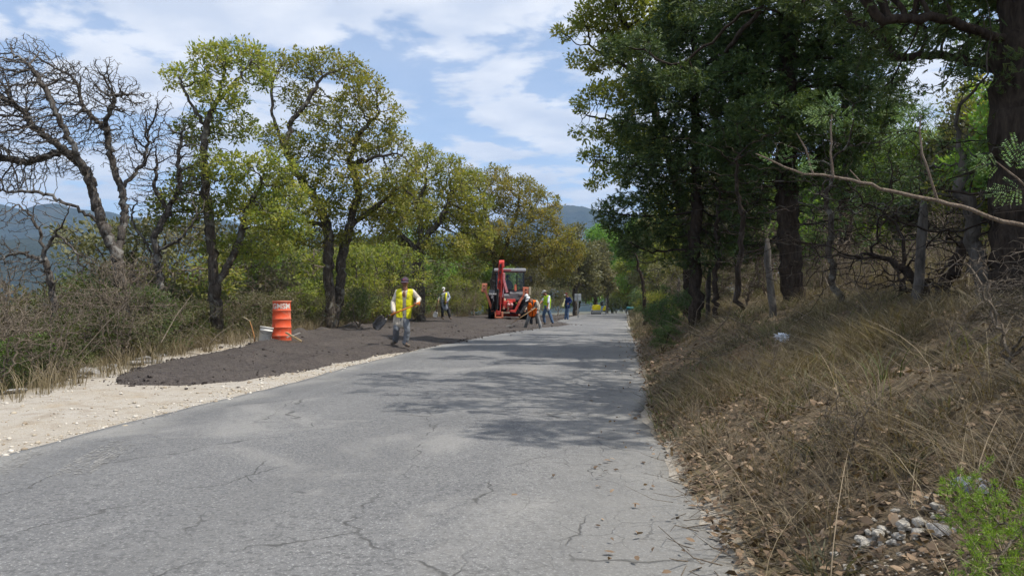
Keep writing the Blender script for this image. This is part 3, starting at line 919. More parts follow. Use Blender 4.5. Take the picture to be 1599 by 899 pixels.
rng = np.random.default_rng(505)
far_sets = [
    ('grey_tree', 'dusty grey-green tree rising above the road sign', 74, 898, [(890, 395, 24, 24), (915, 405, 22, 28), (880, 430, 26, 22), (910, 440, 28, 22), (895, 365, 14, 14)], GREYLEAF),
    ('grey_tree', 'greyish thin-leaved tree right of the road sign, above the yellow roller', 92, 930, [(930, 420, 22, 24), (945, 440, 20, 20), (920, 450, 22, 18), (938, 395, 14, 18)], GREYLEAF),
    ('green_tree', 'bright green tree at the far end of the road below the pale sky gap', 118, 948, [(935, 372, 20, 20), (955, 385, 20, 24), (945, 410, 26, 24), (965, 430, 22, 24), (930, 440, 18, 20)], GREENLEAF),
    ('green_tree', 'dark green tree at the far right bend of the road', 105, 990, [(985, 425, 24, 26), (1005, 400, 26, 30), (975, 450, 22, 18), (1015, 445, 22, 22)], OAKLEAF),
]
for nm, lab, D_, u0, cls, mt in far_sets:
    b0 = gpt(u0, D_)
    cl = px_clumps(cls, D_, 1.3, rng)
    vt = min(q[1] for q in cls)
    make_tree(nm, lab, 'tree', [[b0 - [0, 0, .3]] + px_line([(u0, 455), (u0 + 4, 425), (u0 - 2, vt + 18)], D_)], in_clumps(cl, 2.6, rng, .1), 0.25, 0.018, OAKBARK, mt, rng, 0.5, 3.0, 0.7,
              fol=oakf(rng, .05, 14, .28, .3), group='trees at the far end of the road')

# leafless trees near left
rng = np.random.default_rng(606)
D_ = 17.0
b0 = gpt(196, D_)
cl = px_clumps([(40, 80, 40, 26), (75, 110, 50, 30), (20, 130, 50, 40), (125, 130, 50, 34), (165, 105, 26, 20), (185, 150, 45, 34), (215, 170, 40, 30), (90, 180, 60, 36), (30, 210, 60, 40), (150, 210, 55, 36),
                (225, 215, 40, 30), (60, 255, 50, 26), (-40, 130, 60, 60), (-60, 220, 70, 50), (10, 285, 50, 24), (110, 260, 40, 24), (200, 255, 40, 26), (250, 165, 22, 22)], D_, 1.0, rng)
make_tree('bare_tree', 'largest leafless grey tree with wide twiggy crown against the sky at far left', 'tree',
          [[b0 - [0, 0, .3]] + px_line([(190, 450), (182, 400), (160, 350), (148, 310), (135, 265), (100, 235), (55, 200), (30, 170)], D_),
           px_line([(180, 400), (196, 330, .3), (188, 290, .4), (170, 240, .5), (165, 190, .4), (180, 150, .2)], D_),
           px_line([(150, 315), (120, 240, -.4), (75, 150, -.5), (45, 100, -.5)], D_),
           px_line([(160, 350), (110, 320, -.3), (60, 300, -.5), (0, 298, -.6)], D_),
           px_line([(165, 200), (130, 170, .6), (120, 130, .7)], D_), px_line([(188, 290), (225, 255, .6), (232, 215, .7)], D_), px_line([(100, 235), (40, 255, .4), (-30, 240, .5)], D_)],
          in_clumps(cl, 185, rng, 0.0), 0.125, 0.0053, BAREBARK, None, rng, 0.09, 0.8, 0.108, jit=0.29, lift=0.08, group='leafless trees at left')
D_ = 19.5
b0 = gpt(252, D_)
cl = px_clumps([(275, 205, 34, 26), (255, 245, 40, 28), (300, 240, 30, 30), (230, 285, 36, 26), (290, 290, 40, 30), (250, 330, 36, 22), (310, 330, 24, 20), (205, 320, 26, 20), (285, 365, 34, 18)], D_, 1.0, rng)
make_tree('bare_tree', 'smaller leafless tree with several stems between the largest bare tree and the first leafy oak', 'tree',
          [[b0 - [0, 0, .3]] + px_line([(252, 460), (246, 410), (240, 370), (262, 330), (282, 290), (278, 240), (285, 205)], D_),
           px_line([(246, 410), (222, 370, .3), (206, 345, .4), (215, 300, .4)], D_), px_line([(262, 330), (240, 290, -.3), (245, 250, -.4)], D_), px_line([(243, 395), (285, 370, -.4), (315, 330, -.5)], D_)],
          in_clumps(cl, 110, rng, 0.0), 0.09, 0.0050, BAREBARK, None, rng, 0.10, 0.85, 0.13, jit=0.29, lift=0.08, group='leafless trees at left')
D_ = 14.5
b0 = gpt(92, D_)
cl = px_clumps([(25, 345, 40, 24), (60, 320, 36, 22), (5, 390, 40, 30), (100, 370, 34, 24), (130, 410, 30, 24), (40, 420, 40, 26)], D_, 1.0, rng)
make_tree('bare_tree', 'thin crooked leafless tree leaning left at the left edge of the view', 'tree',
          [[b0 - [0, 0, .3]] + px_line([(84, 470), (72, 410), (64, 365), (45, 335), (10, 310), (-30, 300)], D_), px_line([(72, 410), (40, 395, .4), (5, 400, .5)], D_), px_line([(70, 390), (100, 345, -.3), (110, 320, -.3)], D_)],
          in_clumps(cl, 110, rng, 0.0), 0.06, 0.0050, BAREBARK, None, rng, 0.10, 0.8, 0.14, jit=0.3, group='leafless trees at left')

# ---- right side of the road: junipers over the bank, an oak leaning out over the road
rng = np.random.default_rng(707)
D_ = 17.0
b0 = gpt(1236, D_)
cl = px_clumps([(1230, 60, 90, 60), (1160, 130, 70, 50), (1300, 120, 80, 50), (1215, 190, 80, 45), (1290, 215, 80, 40), (1150, 225, 60, 40), (1350, 60, 70, 50), (1240, -60, 110, 60), (1370, 170, 50, 40), (1190, 275, 70, 30), (1290, 275, 60, 25), (1140, 40, 60, 50), (1400, -30, 80, 50), (1240, -180, 90, 70), (1180, 330, 60, 26), (1290, 335, 60, 26), (1230, 385, 70, 26), (1320, 380, 50, 22), (1170, 395, 40, 22)], D_, 1.1, rng)
make_tree('juniper_tree', 'large dark juniper with straight thick trunk in the middle of the right bank', 'tree',
          [[b0 - [0, 0, .3]] + px_line([(1236, 440), (1233, 390), (1228, 310), (1230, 200), (1228, 80), (1232, -60), (1235, -200)], D_)],
          in_clumps(cl, 19, rng, 0.15), 0.235, 0.008, DARKBARK, CONELEAF, rng, 0.2, 1.5, 0.32, jit=0.2, limbcap=.06, fol=conf(rng, .014, 13, .18, pt(0, 315, 17)[2]), flare=.35, group='junipers on the right bank', lift=-0.02)
D_ = 18.5
b0 = gpt(1086, D_)
cl = px_clumps([(1060, 60, 60, 50), (1110, 130, 60, 50), (1030, 130, 50, 40), (1000, 195, 44, 34), (1070, 210, 60, 40), (1130, 220, 50, 40), (990, 260, 44, 30), (1050, 290, 60, 34), (1120, 300, 60, 34), (975, 320, 40, 24), (1010, 350, 50, 26), (1080, 365, 60, 28), (965, 365, 30, 18), (1140, 370, 40, 24), (1000, 400, 40, 18), (1060, 410, 40, 16), (1080, -30, 60, 60), (1090, -120, 50, 60), (1120, 415, 40, 18), (960, 335, 34, 18), (945, 345, 20, 10), (1165, 330, 55, 30), (1160, 385, 50, 24), (1030, 325, 50, 26), (1180, 270, 50, 30), (1110, 395, 50, 18), (1000, 375, 40, 18), (1035, 240, 50, 34), (1090, 260, 50, 30)], D_, 1.1, rng)
for k in range(46):  # extra crown clumps added where the sun throws their shade on the farther road
    sx_, sy_ = rng.uniform(-3.9, .2), rng.uniform(14.5, 31.0)
    hh_ = rng.uniform(5.2, 8.2); q_ = rng.uniform(.25, .6)
    kx = to_sun.x / to_sun.z; ky = to_sun.y / to_sun.z
    if sx_ + kx * hh_ < -0.1: continue
    cl.append(((sx_ + kx * hh_, sy_ + ky * hh_, hh_), (q_ * 1.3, q_ * 1.3, q_ * .6)))
make_tree('juniper_tree', 'dark juniper nearest the road, its low boughs hanging over the right verge', 'tree',
          [[b0 - [0, 0, .3]] + px_line([(1086, 440), (1084, 390), (1088, 300), (1086, 180), (1084, 60), (1086, -80)], D_)],
          in_clumps(cl, 21, rng, 0.15), 0.145, 0.008, DARKBARK, CONELEAF, rng, 0.24, 1.7, 0.38, jit=0.2, limbcap=.06, fol=conf(rng, .016, 13, .20, pt(0, 405, 18.5)[2]), flare=.3, group='junipers on the right bank', lift=-0.03)
D_ = 9.0
b0 = gpt(1598, D_)
cl = px_clumps([(1440, 25, 80, 22), (1380, 70, 60, 24), (1500, 55, 60, 24), (1560, -40, 120, 60), (1480, 130, 50, 22), (1540, 120, 40, 24), (1420, 130, 40, 16), (1380, 130, 50, 20), (1340, 20, 60, 40), (1700, 60, 100, 60), (1640, -160, 180, 90), (1440, -80, 120, 60), (1530, 190, 40, 16), (1330, -80, 80, 60), (1450, 290, 70, 26), (1520, 330, 50, 30), (1400, 340, 50, 20), (1560, 260, 40, 26), (1480, 230, 60, 22)], D_, 1.6, rng)
for k in range(64):  # unseen overhead boughs, added and shaped to dapple the road with shade
    sx_, sy_ = rng.uniform(-3.9, .3), rng.uniform(7.6, 13.2)
    if sx_ < -1.6 - (sy_ - 7.6) * .9: continue
    hh_ = rng.uniform(5.6, 7.4); q_ = rng.uniform(.22, .5)
    kx = to_sun.x / to_sun.z; ky = to_sun.y / to_sun.z
    cl.append(((sx_ + kx * hh_, sy_ + ky * hh_, hh_), (q_ * 1.3, q_ * 1.3, q_ * .6)))
make_tree('juniper_tree', 'massive shaggy dark juniper trunk at the right edge of the view', 'tree',
          [[b0 - [0, 0, .3]] + px_line([(1597, 430), (1595, 340), (1593, 230), (1593, 100), (1595, -60), (1600, -260), (1600, -420)], D_),
           px_line([(1585, 70), (1520, 45, -.2), (1450, 25, -.4), (1380, 35, -.5)], D_), px_line([(1586, 130), (1530, 100, .5), (1470, 85, .8), (1400, 90, 1.0)], D_)],
          in_clumps(cl, 16, rng, 0.2), 0.33, 0.006, DARKBARK, CONELEAF, rng, 0.16, 1.3, 0.30, jit=0.22, fol=conf(rng, .011, 7, .15, pt(0, 235, 9)[2]), limbcap=.05, flare=.3, group='junipers on the right bank', lift=-0.02)

rng = np.random.default_rng(808)
D_ = 21.5
b0 = gpt(1075, D_)
cl = px_clumps([(895, 50, 36, 16), (935, 30, 40, 26), (975, 70, 44, 34), (925, 95, 36, 16), (985, 10, 50, 34), (915, 165, 26, 14), (945, 150, 34, 22), (960, 205, 36, 22), (915, 205, 22, 14), (935, 245, 34, 14), (960, 275, 36, 14), (925, 285, 20, 10), (1000, 140, 40, 34), (1010, 220, 40, 26), (1030, 40, 44, 40), (960, -40, 60, 40)], D_, 1.2, rng)
make_tree('oak_tree', 'leaning oak whose sunlit leafy limbs reach out over the road from the right', 'tree',
          [[b0 - [0, 0, .3]] + px_line([(1074, 420), (1070, 360), (1055, 280), (1030, 200), (1005, 120), (985, 50), (960, 10)], D_),
           px_line([(1055, 285), (1000, 265), (960, 255), (930, 250)], D_), px_line([(1028, 210), (985, 195), (945, 185), (915, 180)], D_), px_line([(1005, 120), (960, 95), (920, 70)], D_)],
          in_clumps(cl, 30, rng, 0.2), 0.13, 0.0065, DARKBARK, OAKLEAF, rng, 0.17, 1.2, 0.26, fol=oakf(rng, .014, 13, .11, .10), group='oaks right of the road')

# the shade on the near bank and road comes from a juniper just right of the view
rng = np.random.default_rng(909)
bx_, by_ = 5.6, 4.2
b0 = np.array([bx_, by_, gz(bx_, by_)])
cl = [((5.2 + dx, 4.0 + dy, zz), (rr, rr, rr * .6)) for dx, dy, zz, rr in ((.3, 0, 4.6, 1.3), (.9, 1.2, 5.2, 1.2), (.6, -1.2, 5.6, 1.2), (.6, .2, 6.3, .9), (1.5, 0, 4.6, 1.2), (.2, 2.2, 5.0, 1.0))]
make_tree('juniper_tree', 'dark juniper boughs entering at the upper right corner of the view', 'tree',
          [[b0 - [0, 0, .3], b0 + [0, 0, 2], b0 + [-.1, .1, 3.6], b0 + [0, 0, 5.2]]], in_clumps(cl, 9, rng, .2), 0.26, 0.008, DARKBARK, CONELEAF, rng, 0.24, 1.8, 0.4, jit=.2, fol=conf(rng, .014, 8, .24), group='junipers on the right bank', lift=-0.02)

for (bx_, by_, lab, sd) in ((6.4, 12.5, 'dark juniper just behind the massive trunk at the right edge', 11), (6.6, 26.0, 'dark juniper set back right of the large straight juniper', 13), (6.0, 8.2, 'dark juniper boughs high at the right edge of the view', 14)):
    rg_ = np.random.default_rng(sd)
    b0 = np.array([bx_, by_, gz(bx_, by_)])
    cl = [((bx_ + rg_.uniform(-1.9, 1.7), by_ + rg_.uniform(-2, 2), rg_.uniform(4.2, 8.4)), (rg_.uniform(.7, 1.2), rg_.uniform(.7, 1.2), rg_.uniform(.4, .7))) for _ in range(15)]
    make_tree('juniper_tree', lab, 'tree', [[b0 - [0, 0, .3], b0 + [0, 0, 2.5], b0 + [.1, .1, 5], b0 + [0, 0, 8]]], in_clumps(cl, 6, rg_, .2), 0.2, 0.008, DARKBARK, CONELEAF, rg_, 0.26, 1.8, 0.42, jit=.2, fol=conf(rg_, .014, 7, .24), group='junipers on the right bank', lift=-0.02)

# thin trunks on the bank between the junipers
def thin_trunk(name, label, cat, u0, d, line, r_, bark, twigs=10, seed=0, group=None, leaf=None):
    rg = np.random.default_rng(seed)
    b = gpt(u0, d)
    L = px_line(line, d)
    att = []
    for q in L[len(L) // 2:]:
        att.append(q + rg.normal(0, 1, (twigs * 4, 3)) * [.7, .7, .6])
    return make_tree(name, label, cat, [[b - [0, 0, .2]] + L], np.concatenate(att), r_, 0.005, bark, leaf, rg, 0.16, 1.5, 0.25, jit=.4, group=group,
                     fol=oakf(rg, .012, 6, .10, .12) if leaf else None, maxit=60)
thin_trunk('bare_sapling', 'slim leaning trunk at the road edge of the junipers, beside the far verge', 'tree', 1008, 30, [(1006, 455), (1001, 430), (995, 405), (985, 380)], .07, DARKBARK, 8, 1, 'thin trunks on the right bank')
thin_trunk('bare_sapling', 'thin dark trunk between the nearest-road juniper and the large straight juniper', 'tree', 1154, 15, [(1153, 440), (1157, 400), (1160, 350), (1150, 300), (1156, 240)], .055, DARKBARK, 12, 2, 'thin trunks on the right bank')
thin_trunk('bare_sapling', 'crooked pale-streaked thin trunk just right of the large straight juniper', 'tree', 1316, 12.5, [(1312, 470), (1300, 430), (1294, 385), (1298, 345), (1290, 300), (1300, 250)], .05, OAKBARK, 10, 3, 'thin trunks on the right bank')
thin_trunk('bare_sapling', 'slender dark stem beside the low boughs of the nearest-road juniper', 'tree', 1115, 18, [(1116, 440), (1120, 400), (1118, 350), (1124, 300)], .06, DARKBARK, 10, 4, 'thin trunks on the right bank')
thin_trunk('dead_limb', 'fallen black crooked limb lying among dry grass left of the leaning grey trunk', 'dead limb', 1452, 10.5, [(1450, 465), (1440, 440), (1410, 420), (1390, 405), (1372, 402)], .06, DARKBARK, 14, 5)
thin_trunk('dead_limb', 'slanting dark branch propped against the leaning grey trunk', 'dead limb', 1462, 10.0, [(1470, 450), (1490, 410), (1510, 375), (1530, 345)], .075, DARKBARK, 10, 6)
thin_trunk('bare_sapling', 'dark forked stem with twigs in front of the sunlit dry grass, midway on the bank', 'tree', 1408, 12.5, [(1408, 440), (1412, 400), (1411, 372), (1400, 350), (1380, 330)], .035, DARKBARK, 14, 7, 'thin trunks on the right bank')
GREYPOST = barkmat('weathered_trunk', (0.06, 0.052, 0.044), (0.17, 0.152, 0.132), 6)
thin_trunk('leaning_trunk', 'weathered grey leaning trunk left of the massive juniper at the right edge', 'tree', 1545, 9.2, [(1538, 460), (1528, 400), (1515, 330), (1503, 260), (1492, 195)], .095, GREYPOST, 4, 8, 'thin trunks on the right bank')

# ---- shrubs and background trees, a few kinds copied
def proto_tree(name, kind, h, w, rng, R0, r0, bark, leafm, dens, step, kill, infl, fol, nclump=8, stems=1, low=0.25):
    cl = []
    for k in range(nclump):
        a = rng.uniform(0, 6.28); q = rng.uniform(0, .75) ** .7
        zz = h * rng.uniform(low, .88)
        ww = w * (1.0 - .45 * abs(zz / h - .5) * 2)
        cl.append((np.array([math.cos(a) * q * ww * .5, math.sin(a) * q * ww * .5, zz]), (w * rng.uniform(.16, .27), w * rng.uniform(.16, .27), h * rng.uniform(.09, .16))))
    g = []
    for s in range(stems):
        a = rng.uniform(0, 6.28)
        o = np.array([math.cos(a), math.sin(a), 0]) * (0 if s == 0 else .12)
        e = np.array([math.cos(a) * w * .2, math.sin(a) * w * .2, h * .6])
        g.append([o + [0, 0, -.2], o + e * .35 + [0, 0, .1], e] if s == 0 else [np.zeros(3), o + e * .4, e])
    return make_tree(name, None, None, g, in_clumps(cl, dens, rng, .1), R0, r0, bark, leafm, rng, step, infl, kill, jit=.35, fol=fol, flare=.1, maxit=70)

rng = np.random.default_rng(1001)
PROTO = {
    'gs1': proto_tree('green_shrub', 's', 2.6, 2.8, rng, .05, .006, TWIGBARK, GREENLEAF, 20, .14, .25, .9, oakf(rng, .011, 8, .085, .08), 14, 5, .10),
    'gs2': proto_tree('green_shrub', 's', 1.9, 2.2, rng, .04, .005, TWIGBARK, GREENLEAF, 34, .12, .19, .8, oakf(rng, .010, 9, .075, .09), 10, 3, .15),
    'os1': proto_tree('olive_shrub', 's', 2.8, 3.0, rng, .06, .006, OAKBARK, OAKLEAF, 16, .15, .27, .9, oakf(rng, .012, 8, .095, .085), 15, 5, .08),
    'ts1': proto_tree('twig_thicket', 't', 2.0, 2.2, rng, .03, .0034, TWIGBARK, None, 110, .10, .13, .7, None, 12, 5, .12),
    'ts2': proto_tree('twig_thicket', 't', 1.5, 1.9, rng, .026, .0032, TWIGBARK, None, 130, .09, .12, .6, None, 11, 5, .12),
    'ys1': proto_tree('straw_shrub', 's', 1.4, 1.6, rng, .025, .0035, TWIGBARK, GREYLEAF, 60, .10, .15, .6, oakf(rng, .0075, 4, .06, .07, .35), 9, 4, .12),
    'bt1': proto_tree('background_tree', 'b', 8.5, 6.5, rng, .2, .014, OAKBARK, OAKLEAF, 2.6, .36, .55, 2.4, oakf(rng, .032, 13, .2, .22), 18, 2, .18),
    'bt2': proto_tree('background_tree', 'b', 7.0, 6.0, rng, .18, .014, OAKBARK, GREENLEAF, 3.0, .34, .5, 2.2, oakf(rng, .032, 13, .2, .22), 16, 2, .15),
    'cs1': proto_tree('dark_shrub', 's', 1.7, 2.0, rng, .035, .005, DARKBARK, CONELEAF, 30, .12, .2, .8, conf(rng, .010, 5, .13), 10, 3, .12),
}
USED = set()
def put(kind, x, y, sc_, rz, label, cat, group, mat=None, sz=None, sink=0.0):
    p = PROTO[kind]
    if kind not in USED:
        o = p; USED.add(kind)
    else:
        o = copy_tree(p)
    o.location = (x, y, gz(x, y) - sink); o.rotation_euler = (0, 0, rz); o.scale = (sc_, sc_, sc_ * (sz or 1))
    tag(o, label, cat, group)
    if mat is not None:
        for ch in o.children:
            if ch.name.startswith('crown'):
                ch.material_slots[0].link = 'OBJECT'; ch.material_slots[0].material = mat
    return o
def putpx(kind, u, d, *a, **k):
    p = pt(u, HOR, d)
    return put(kind, p[0], p[1], *a, **k)

rng = np.random.default_rng(1111)
ZL = [(-999, 'at the left edge of the view'), (48, 'left of the largest bare tree'), (135, 'at the foot of the largest bare tree'), (228, 'beside the smaller bare tree'), (318, 'by the slender oak behind the drum'), (405, 'right of the slender oak behind the drum'),
      (475, 'by the twin-trunked oak'), (548, 'just right of the twin-trunked oak'), (608, 'behind the nearest worker'), (668, 'behind the grey-shirted worker'), (728, 'behind and left of the backhoe'), (800, 'behind and right of the backhoe'), (880, 'behind the road sign')]
ZR = [(-999, 'at the far end of the right verge'), (1030, 'behind the juniper nearest the road'), (1125, 'left of the large straight juniper'), (1200, 'behind the large straight juniper'), (1270, 'just right of the large straight juniper'), (1345, 'midway between the two biggest trunks'), (1430, 'left of the leaning grey trunk'), (1490, 'behind the leaning grey trunk'), (1555, 'behind the massive trunk at the right edge')]
ORD = {1: [''], 2: ['front ', 'rear '], 3: ['front ', 'middle ', 'rear ']}
def put_row(rows, zones, what, cat, group, kinds, scale=1.0, sink=.1):
    """rows of (u, d, size[, material]); each gets a label by the nearest landmark and its order in depth there"""
    zone = lambda u: [z for z in zones if z[0] <= u][-1][1]
    rng = np.random.default_rng(sum(ord(c_) for c_ in what) * 7 + len(rows))
    by = {}
    for q in rows: by.setdefault(zone(q[0]), []).append(q)
    for z, qs in by.items():
        qs.sort(key=lambda q: q[1])
        names = ORD.get(len(qs)) or (['front ', 'second '] + ['third ', 'fourth ', 'fifth ', 'sixth ', 'seventh '][:len(qs) - 3] + ['rearmost '])
        for nm, q in zip(names, qs):
            mt = q[3] if len(q) > 3 else None
            if what == 'leafy green shrub' and len(q) < 4: mt = [None, GREYLEAF, DRABLEAF, DRABLEAF, OAKLEAF][int(rng.integers(0, 5))]
            putpx(rng.choice(kinds), q[0], q[1], q[2] * scale, rng.uniform(0, 6.28), (nm + what + ' ' + z).strip(), cat, group, mt, sink=sink)
put_row([(15, 12.5, 1.0), (60, 13.2, 1.1), (110, 14.2, 1.1), (160, 15.2, 1.15), (205, 16.0, 1.1), (255, 17.0, 1.1), (40, 15.5, 1.4), (130, 17.5, 1.4), (225, 19.5, 1.4), (290, 22, 1.5), (-10, 11.2, .9), (75, 11.9, .75), (180, 14.4, .75),
         (350, 23, 1.3), (20, 19, 1.35), (110, 21, 1.45), (200, 24, 1.6), (330, 27, 1.8), (420, 25, 1.3), (30, 15.8, 1.15), (150, 18.8, 1.3), (215, 20.5, 1.3), (275, 23.5, 1.5)], ZL, 'brown leafless twig thicket', 'thicket', 'twig thickets on the left slope', ['ts1', 'ts2'], .95)
put_row([(5, 12.6, .5, GREENLEAF), (95, 13.4, .6, DRABLEAF), (165, 14.9, .6, DRABLEAF), (240, 16.6, .55, DRABLEAF), (45, 12.2, .45, DRABLEAF), (300, 18.9, .6, DRABLEAF), (150, 16.5, .7), (215, 18.5, .6), (60, 17, .8), (280, 20.5, .7), (10, 22, 1.4), (380, 25, .9), (420, 27.5, 1.1), (460, 30, 1.15), (560, 31, 1.1), (600, 33, 1.15), (390, 34, 1.3), (480, 38, 1.6), (550, 40, 1.6), (620, 44, 1.6), (700, 50, 1.3), (728, 58, 1.5), (680, 52, 1.9), (600, 48, 1.7), (300, 28, 1.2), (560, 27, .7), (440, 23.5, .6),
         (640, 40, 1.5), (580, 37, 1.4), (705, 58, 1.8), (660, 46, 1.6), (520, 33, 1.2), (425, 31, 1.9), (475, 34, 2.0), (305, 25, 1.6), (255, 23, 1.5), (25, 17, 1.2), (120, 20, 1.4), (185, 22, 1.5), (365, 29, 1.7)], ZL, 'leafy green shrub', 'shrub', 'green shrubs on the left slope', ['gs1', 'gs2', 'os1'], 1.08)
put_row([(470, 27.5, .9), (545, 29.5, 1.0), (585, 31, 1.0), (640, 35, 1.1), (655, 38, 1.1), (715, 45, 1.0), (732, 51, 1.1), (500, 26, .75), (610, 34, 1.0), (390, 22, .9), (310, 19.5, .8), (350, 21.5, .8), (740, 52, 1.6), (850, 66, 1.6), (870, 70, 1.7), (840, 58, 1.5), (680, 42, 1.0), (290, 17.4, .6), (240, 15.6, .6)], ZL, 'straw-coloured dry shrub', 'shrub', 'dry shrubs along the pull-off', ['ys1'], 1.1, .05)
put_row([(430, 46, 1.0), (540, 58, 1.1), (640, 66, 1.1, GREENLEAF), (720, 74, 1.1), (330, 44, .8), (820, 84, 1.0, GREYLEAF), (860, 96, 1.1, GREYLEAF), (250, 40, .6, GREYLEAF), (760, 64, .9, GREENLEAF), (900, 130, 1.3, GREENLEAF)], ZL, 'leafy background tree', 'tree', 'background trees on the left', ['bt1', 'bt2'], 1.0, .3)
i_ = 0
put_row([(q[0], q[1] * 1.4) + tuple(q[2:]) for q in [(1020, 60, 1.1), (1040, 48, .9, GREYLEAF), (1090, 42, 1.0), (1150, 36, .95, GREYLEAF), (1210, 40, 1.1), (1280, 34, 1.0), (1350, 36, 1.1, GREYLEAF), (1420, 30, 1.0), (1500, 28, 1.0, GREYLEAF), (1580, 26, 1.0), (1660, 24, 1.1), (1000, 80, 1.1), (1120, 60, 1.3), (1330, 55, 1.4), (1480, 45, 1.4)]], ZR, 'sunlit leafy tree beyond the dry field,', 'tree', 'background trees on the right', ['bt1', 'bt2'], 1.25, .3)
for u, d, sc_, m_, lb in ((958, 134, 1.15, OAKLEAF, 'left one of the trees closing off the far end of the road'), (984, 130, 1.0, GREYLEAF, 'middle tree closing off the far end of the road'), (1006, 136, 1.2, OAKLEAF, 'right one of the trees closing off the far end of the road')):
    putpx('bt2', u, d, sc_, u, lb, 'tree', 'trees at the far end of the road', m_, sink=.3)
for u, d, sc_, lb in ((962, 127, 1.3, 'left low shrub where the road disappears'), (978, 129, 1.4, 'middle low shrub where the road disappears'), (994, 126, 1.3, 'right low shrub where the road disappears')):
    putpx('os1', u, d, sc_, u, lb, 'shrub', 'shrubs at the far end of the road')
put_row([(1060, 24, 1.1), (1120, 21, 1.0), (1165, 19, 1.0), (1195, 22, 1.3), (1265, 20, 1.0), (1300, 17, .8), (1335, 19, 1.1), (1375, 16, .9), (1410, 18, 1.1), (1445, 15, .9), (1480, 17, 1.1), (1520, 14, .9), (1565, 15, 1.1), (1240, 26, 1.5), (1330, 25, 1.5), (1440, 24, 1.5)], ZR, 'brown dry twiggy brush', 'brush', 'dry brush under the junipers', ['ts1', 'ts2'], 1.0)
put_row([q + (GREYLEAF,) for q in [(1040, 32, .8), (1100, 30, .8), (1180, 24, .7), (1290, 24, .6), (1440, 26, .6), (1120, 24, .6), (1560, 17, .7)]], ZR, 'low green shrub in dappled shade', 'shrub', 'undergrowth behind the right bank', ['gs1', 'gs2', 'os1'])
vs_ = sorted([(0.75, 17.5, .42), (0.9, 19.5, .5), (0.65, 21.5, .45), (1.1, 23.5, .6), (0.7, 26, .5), (1.0, 29, .6), (0.8, 33, .65), (1.5, 20.5, .5), (1.9, 25.5, .6), (0.6, 15.6, .34), (.7, 38, .7), (.8, 45, .8), (.6, 54, .9), (1.6, 31, .7), (.5, 64, 1.0), (.6, 76, 1.1)], key=lambda q: q[1])
nth = ['nearest', 'second', 'third', 'fourth', 'fifth', 'sixth', 'seventh', 'eighth', 'ninth', 'tenth', 'eleventh', 'twelfth', 'thirteenth', 'fourteenth', 'fifteenth', 'farthest']
for nm, (x, y, s) in zip(nth, vs_):
    put(rng.choice(['cs1', 'gs2', 'cs1']), x, y, s, rng.uniform(0, 6.28), nm + ' of the low dark shrubs leaning over the right edge of the road', 'shrub', 'roadside shrubs on the right verge', CONELEAF if rng.random() < .7 else OAKLEAF)
for (x, y, s, r_, lb) in ((1.15, 4.5, .34, 4.0, 'smallest dark dry bush nearest the camera on the right bank'), (2.15, 4.9, .62, 1.0, 'dark dry leafless bush in the middle of the near right bank'), (1.2, 7.6, .36, 2.0, 'small dry leafless bush low on the right bank near the road'), (2.9, 6.2, .45, 3.0, 'dry leafless bush higher up the right bank')):
    put('ts2', x, y, s, r_, lb, 'bush', 'dry bushes on the right bank')
for k, p in PROTO.items():
    if k not in USED:
        for ch in list(p.children): bpy.data.objects.remove(ch)
        bpy.data.objects.remove(p)
# ------------------------------------------------------------------ grass, litter, twigs, stones
def grass_blades(B, H, lean, w, rng, seg=3):
    """curved tapering blades; B bases (n,3), H heights, lean horizontal reach vectors (n,2)"""
    n = len(B)
    a = rng.uniform(0, 6.28, n)
    X = np.stack([np.cos(a), np.sin(a), np.zeros(n)], 1) * (w * rng.uniform(.6, 1.3, n))[:, None] * .5
    rows = []
    for k in range(seg + 1):
        t = k / seg
        c = B + ZUP * (H * (t - 0.25 * t * t * 1.0))[:, None]
        c[:, 0] += lean[:, 0] * t ** 1.8; c[:, 1] += lean[:, 1] * t ** 1.8
        if k == seg: rows.append(c[:, None])
        else: rows.append(np.stack([c - X * (1 - .6 * t), c + X * (1 - .6 * t)], 1))
    V = np.concatenate(rows, 1)
    m = V.shape[1]
    F = []
    for k in range(seg - 1):
        i = 2 * k
        F += [[i, i + 1, i + 3], [i, i + 3, i + 2]]
    i = 2 * (seg - 1)
    F.append([i, i + 1, i + 2])
    F = (np.array(F)[None] + (np.arange(n) * m)[:, None, None]).reshape(-1, 3)
    return V.reshape(-1, 3), F, m

def tufts(name, centers, nper, h, rad, lean, w, rng, mat, label, cat):
    C = np.repeat(centers, nper, 0); n = len(C)
    hs = np.repeat(rng.uniform(.6, 1.25, len(centers)), nper)
    a = rng.uniform(0, 6.28, n); q = rad * np.sqrt(rng.random(n)) * hs
    B = C.copy(); B[:, 0] += np.cos(a) * q; B[:, 1] += np.sin(a) * q
    B[:, 2] = ground_z(B[:, 0], B[:, 1]) - 0.01
    H = h * hs * rng.uniform(.45, 1.15, n)
    bias = np.repeat(rng.normal(0, .5, (len(centers), 2)), nper, 0)
    ln = (np.stack([np.cos(a), np.sin(a)], 1) * .7 + bias + rng.normal(0, .45, (n, 2))) * (lean * H)[:, None]
    V, F, m = grass_blades(B, H, ln, w, rng)
    tone = np.repeat(rng.random(len(centers)), nper)
    val = np.repeat(np.clip(.5 * tone + .5 * rng.random(n), 0, 1), m)
    o = link(name, mesh_np(name, V, F, rnd=val), mat)
    tag(o, label, cat, kind='stuff')
    return o

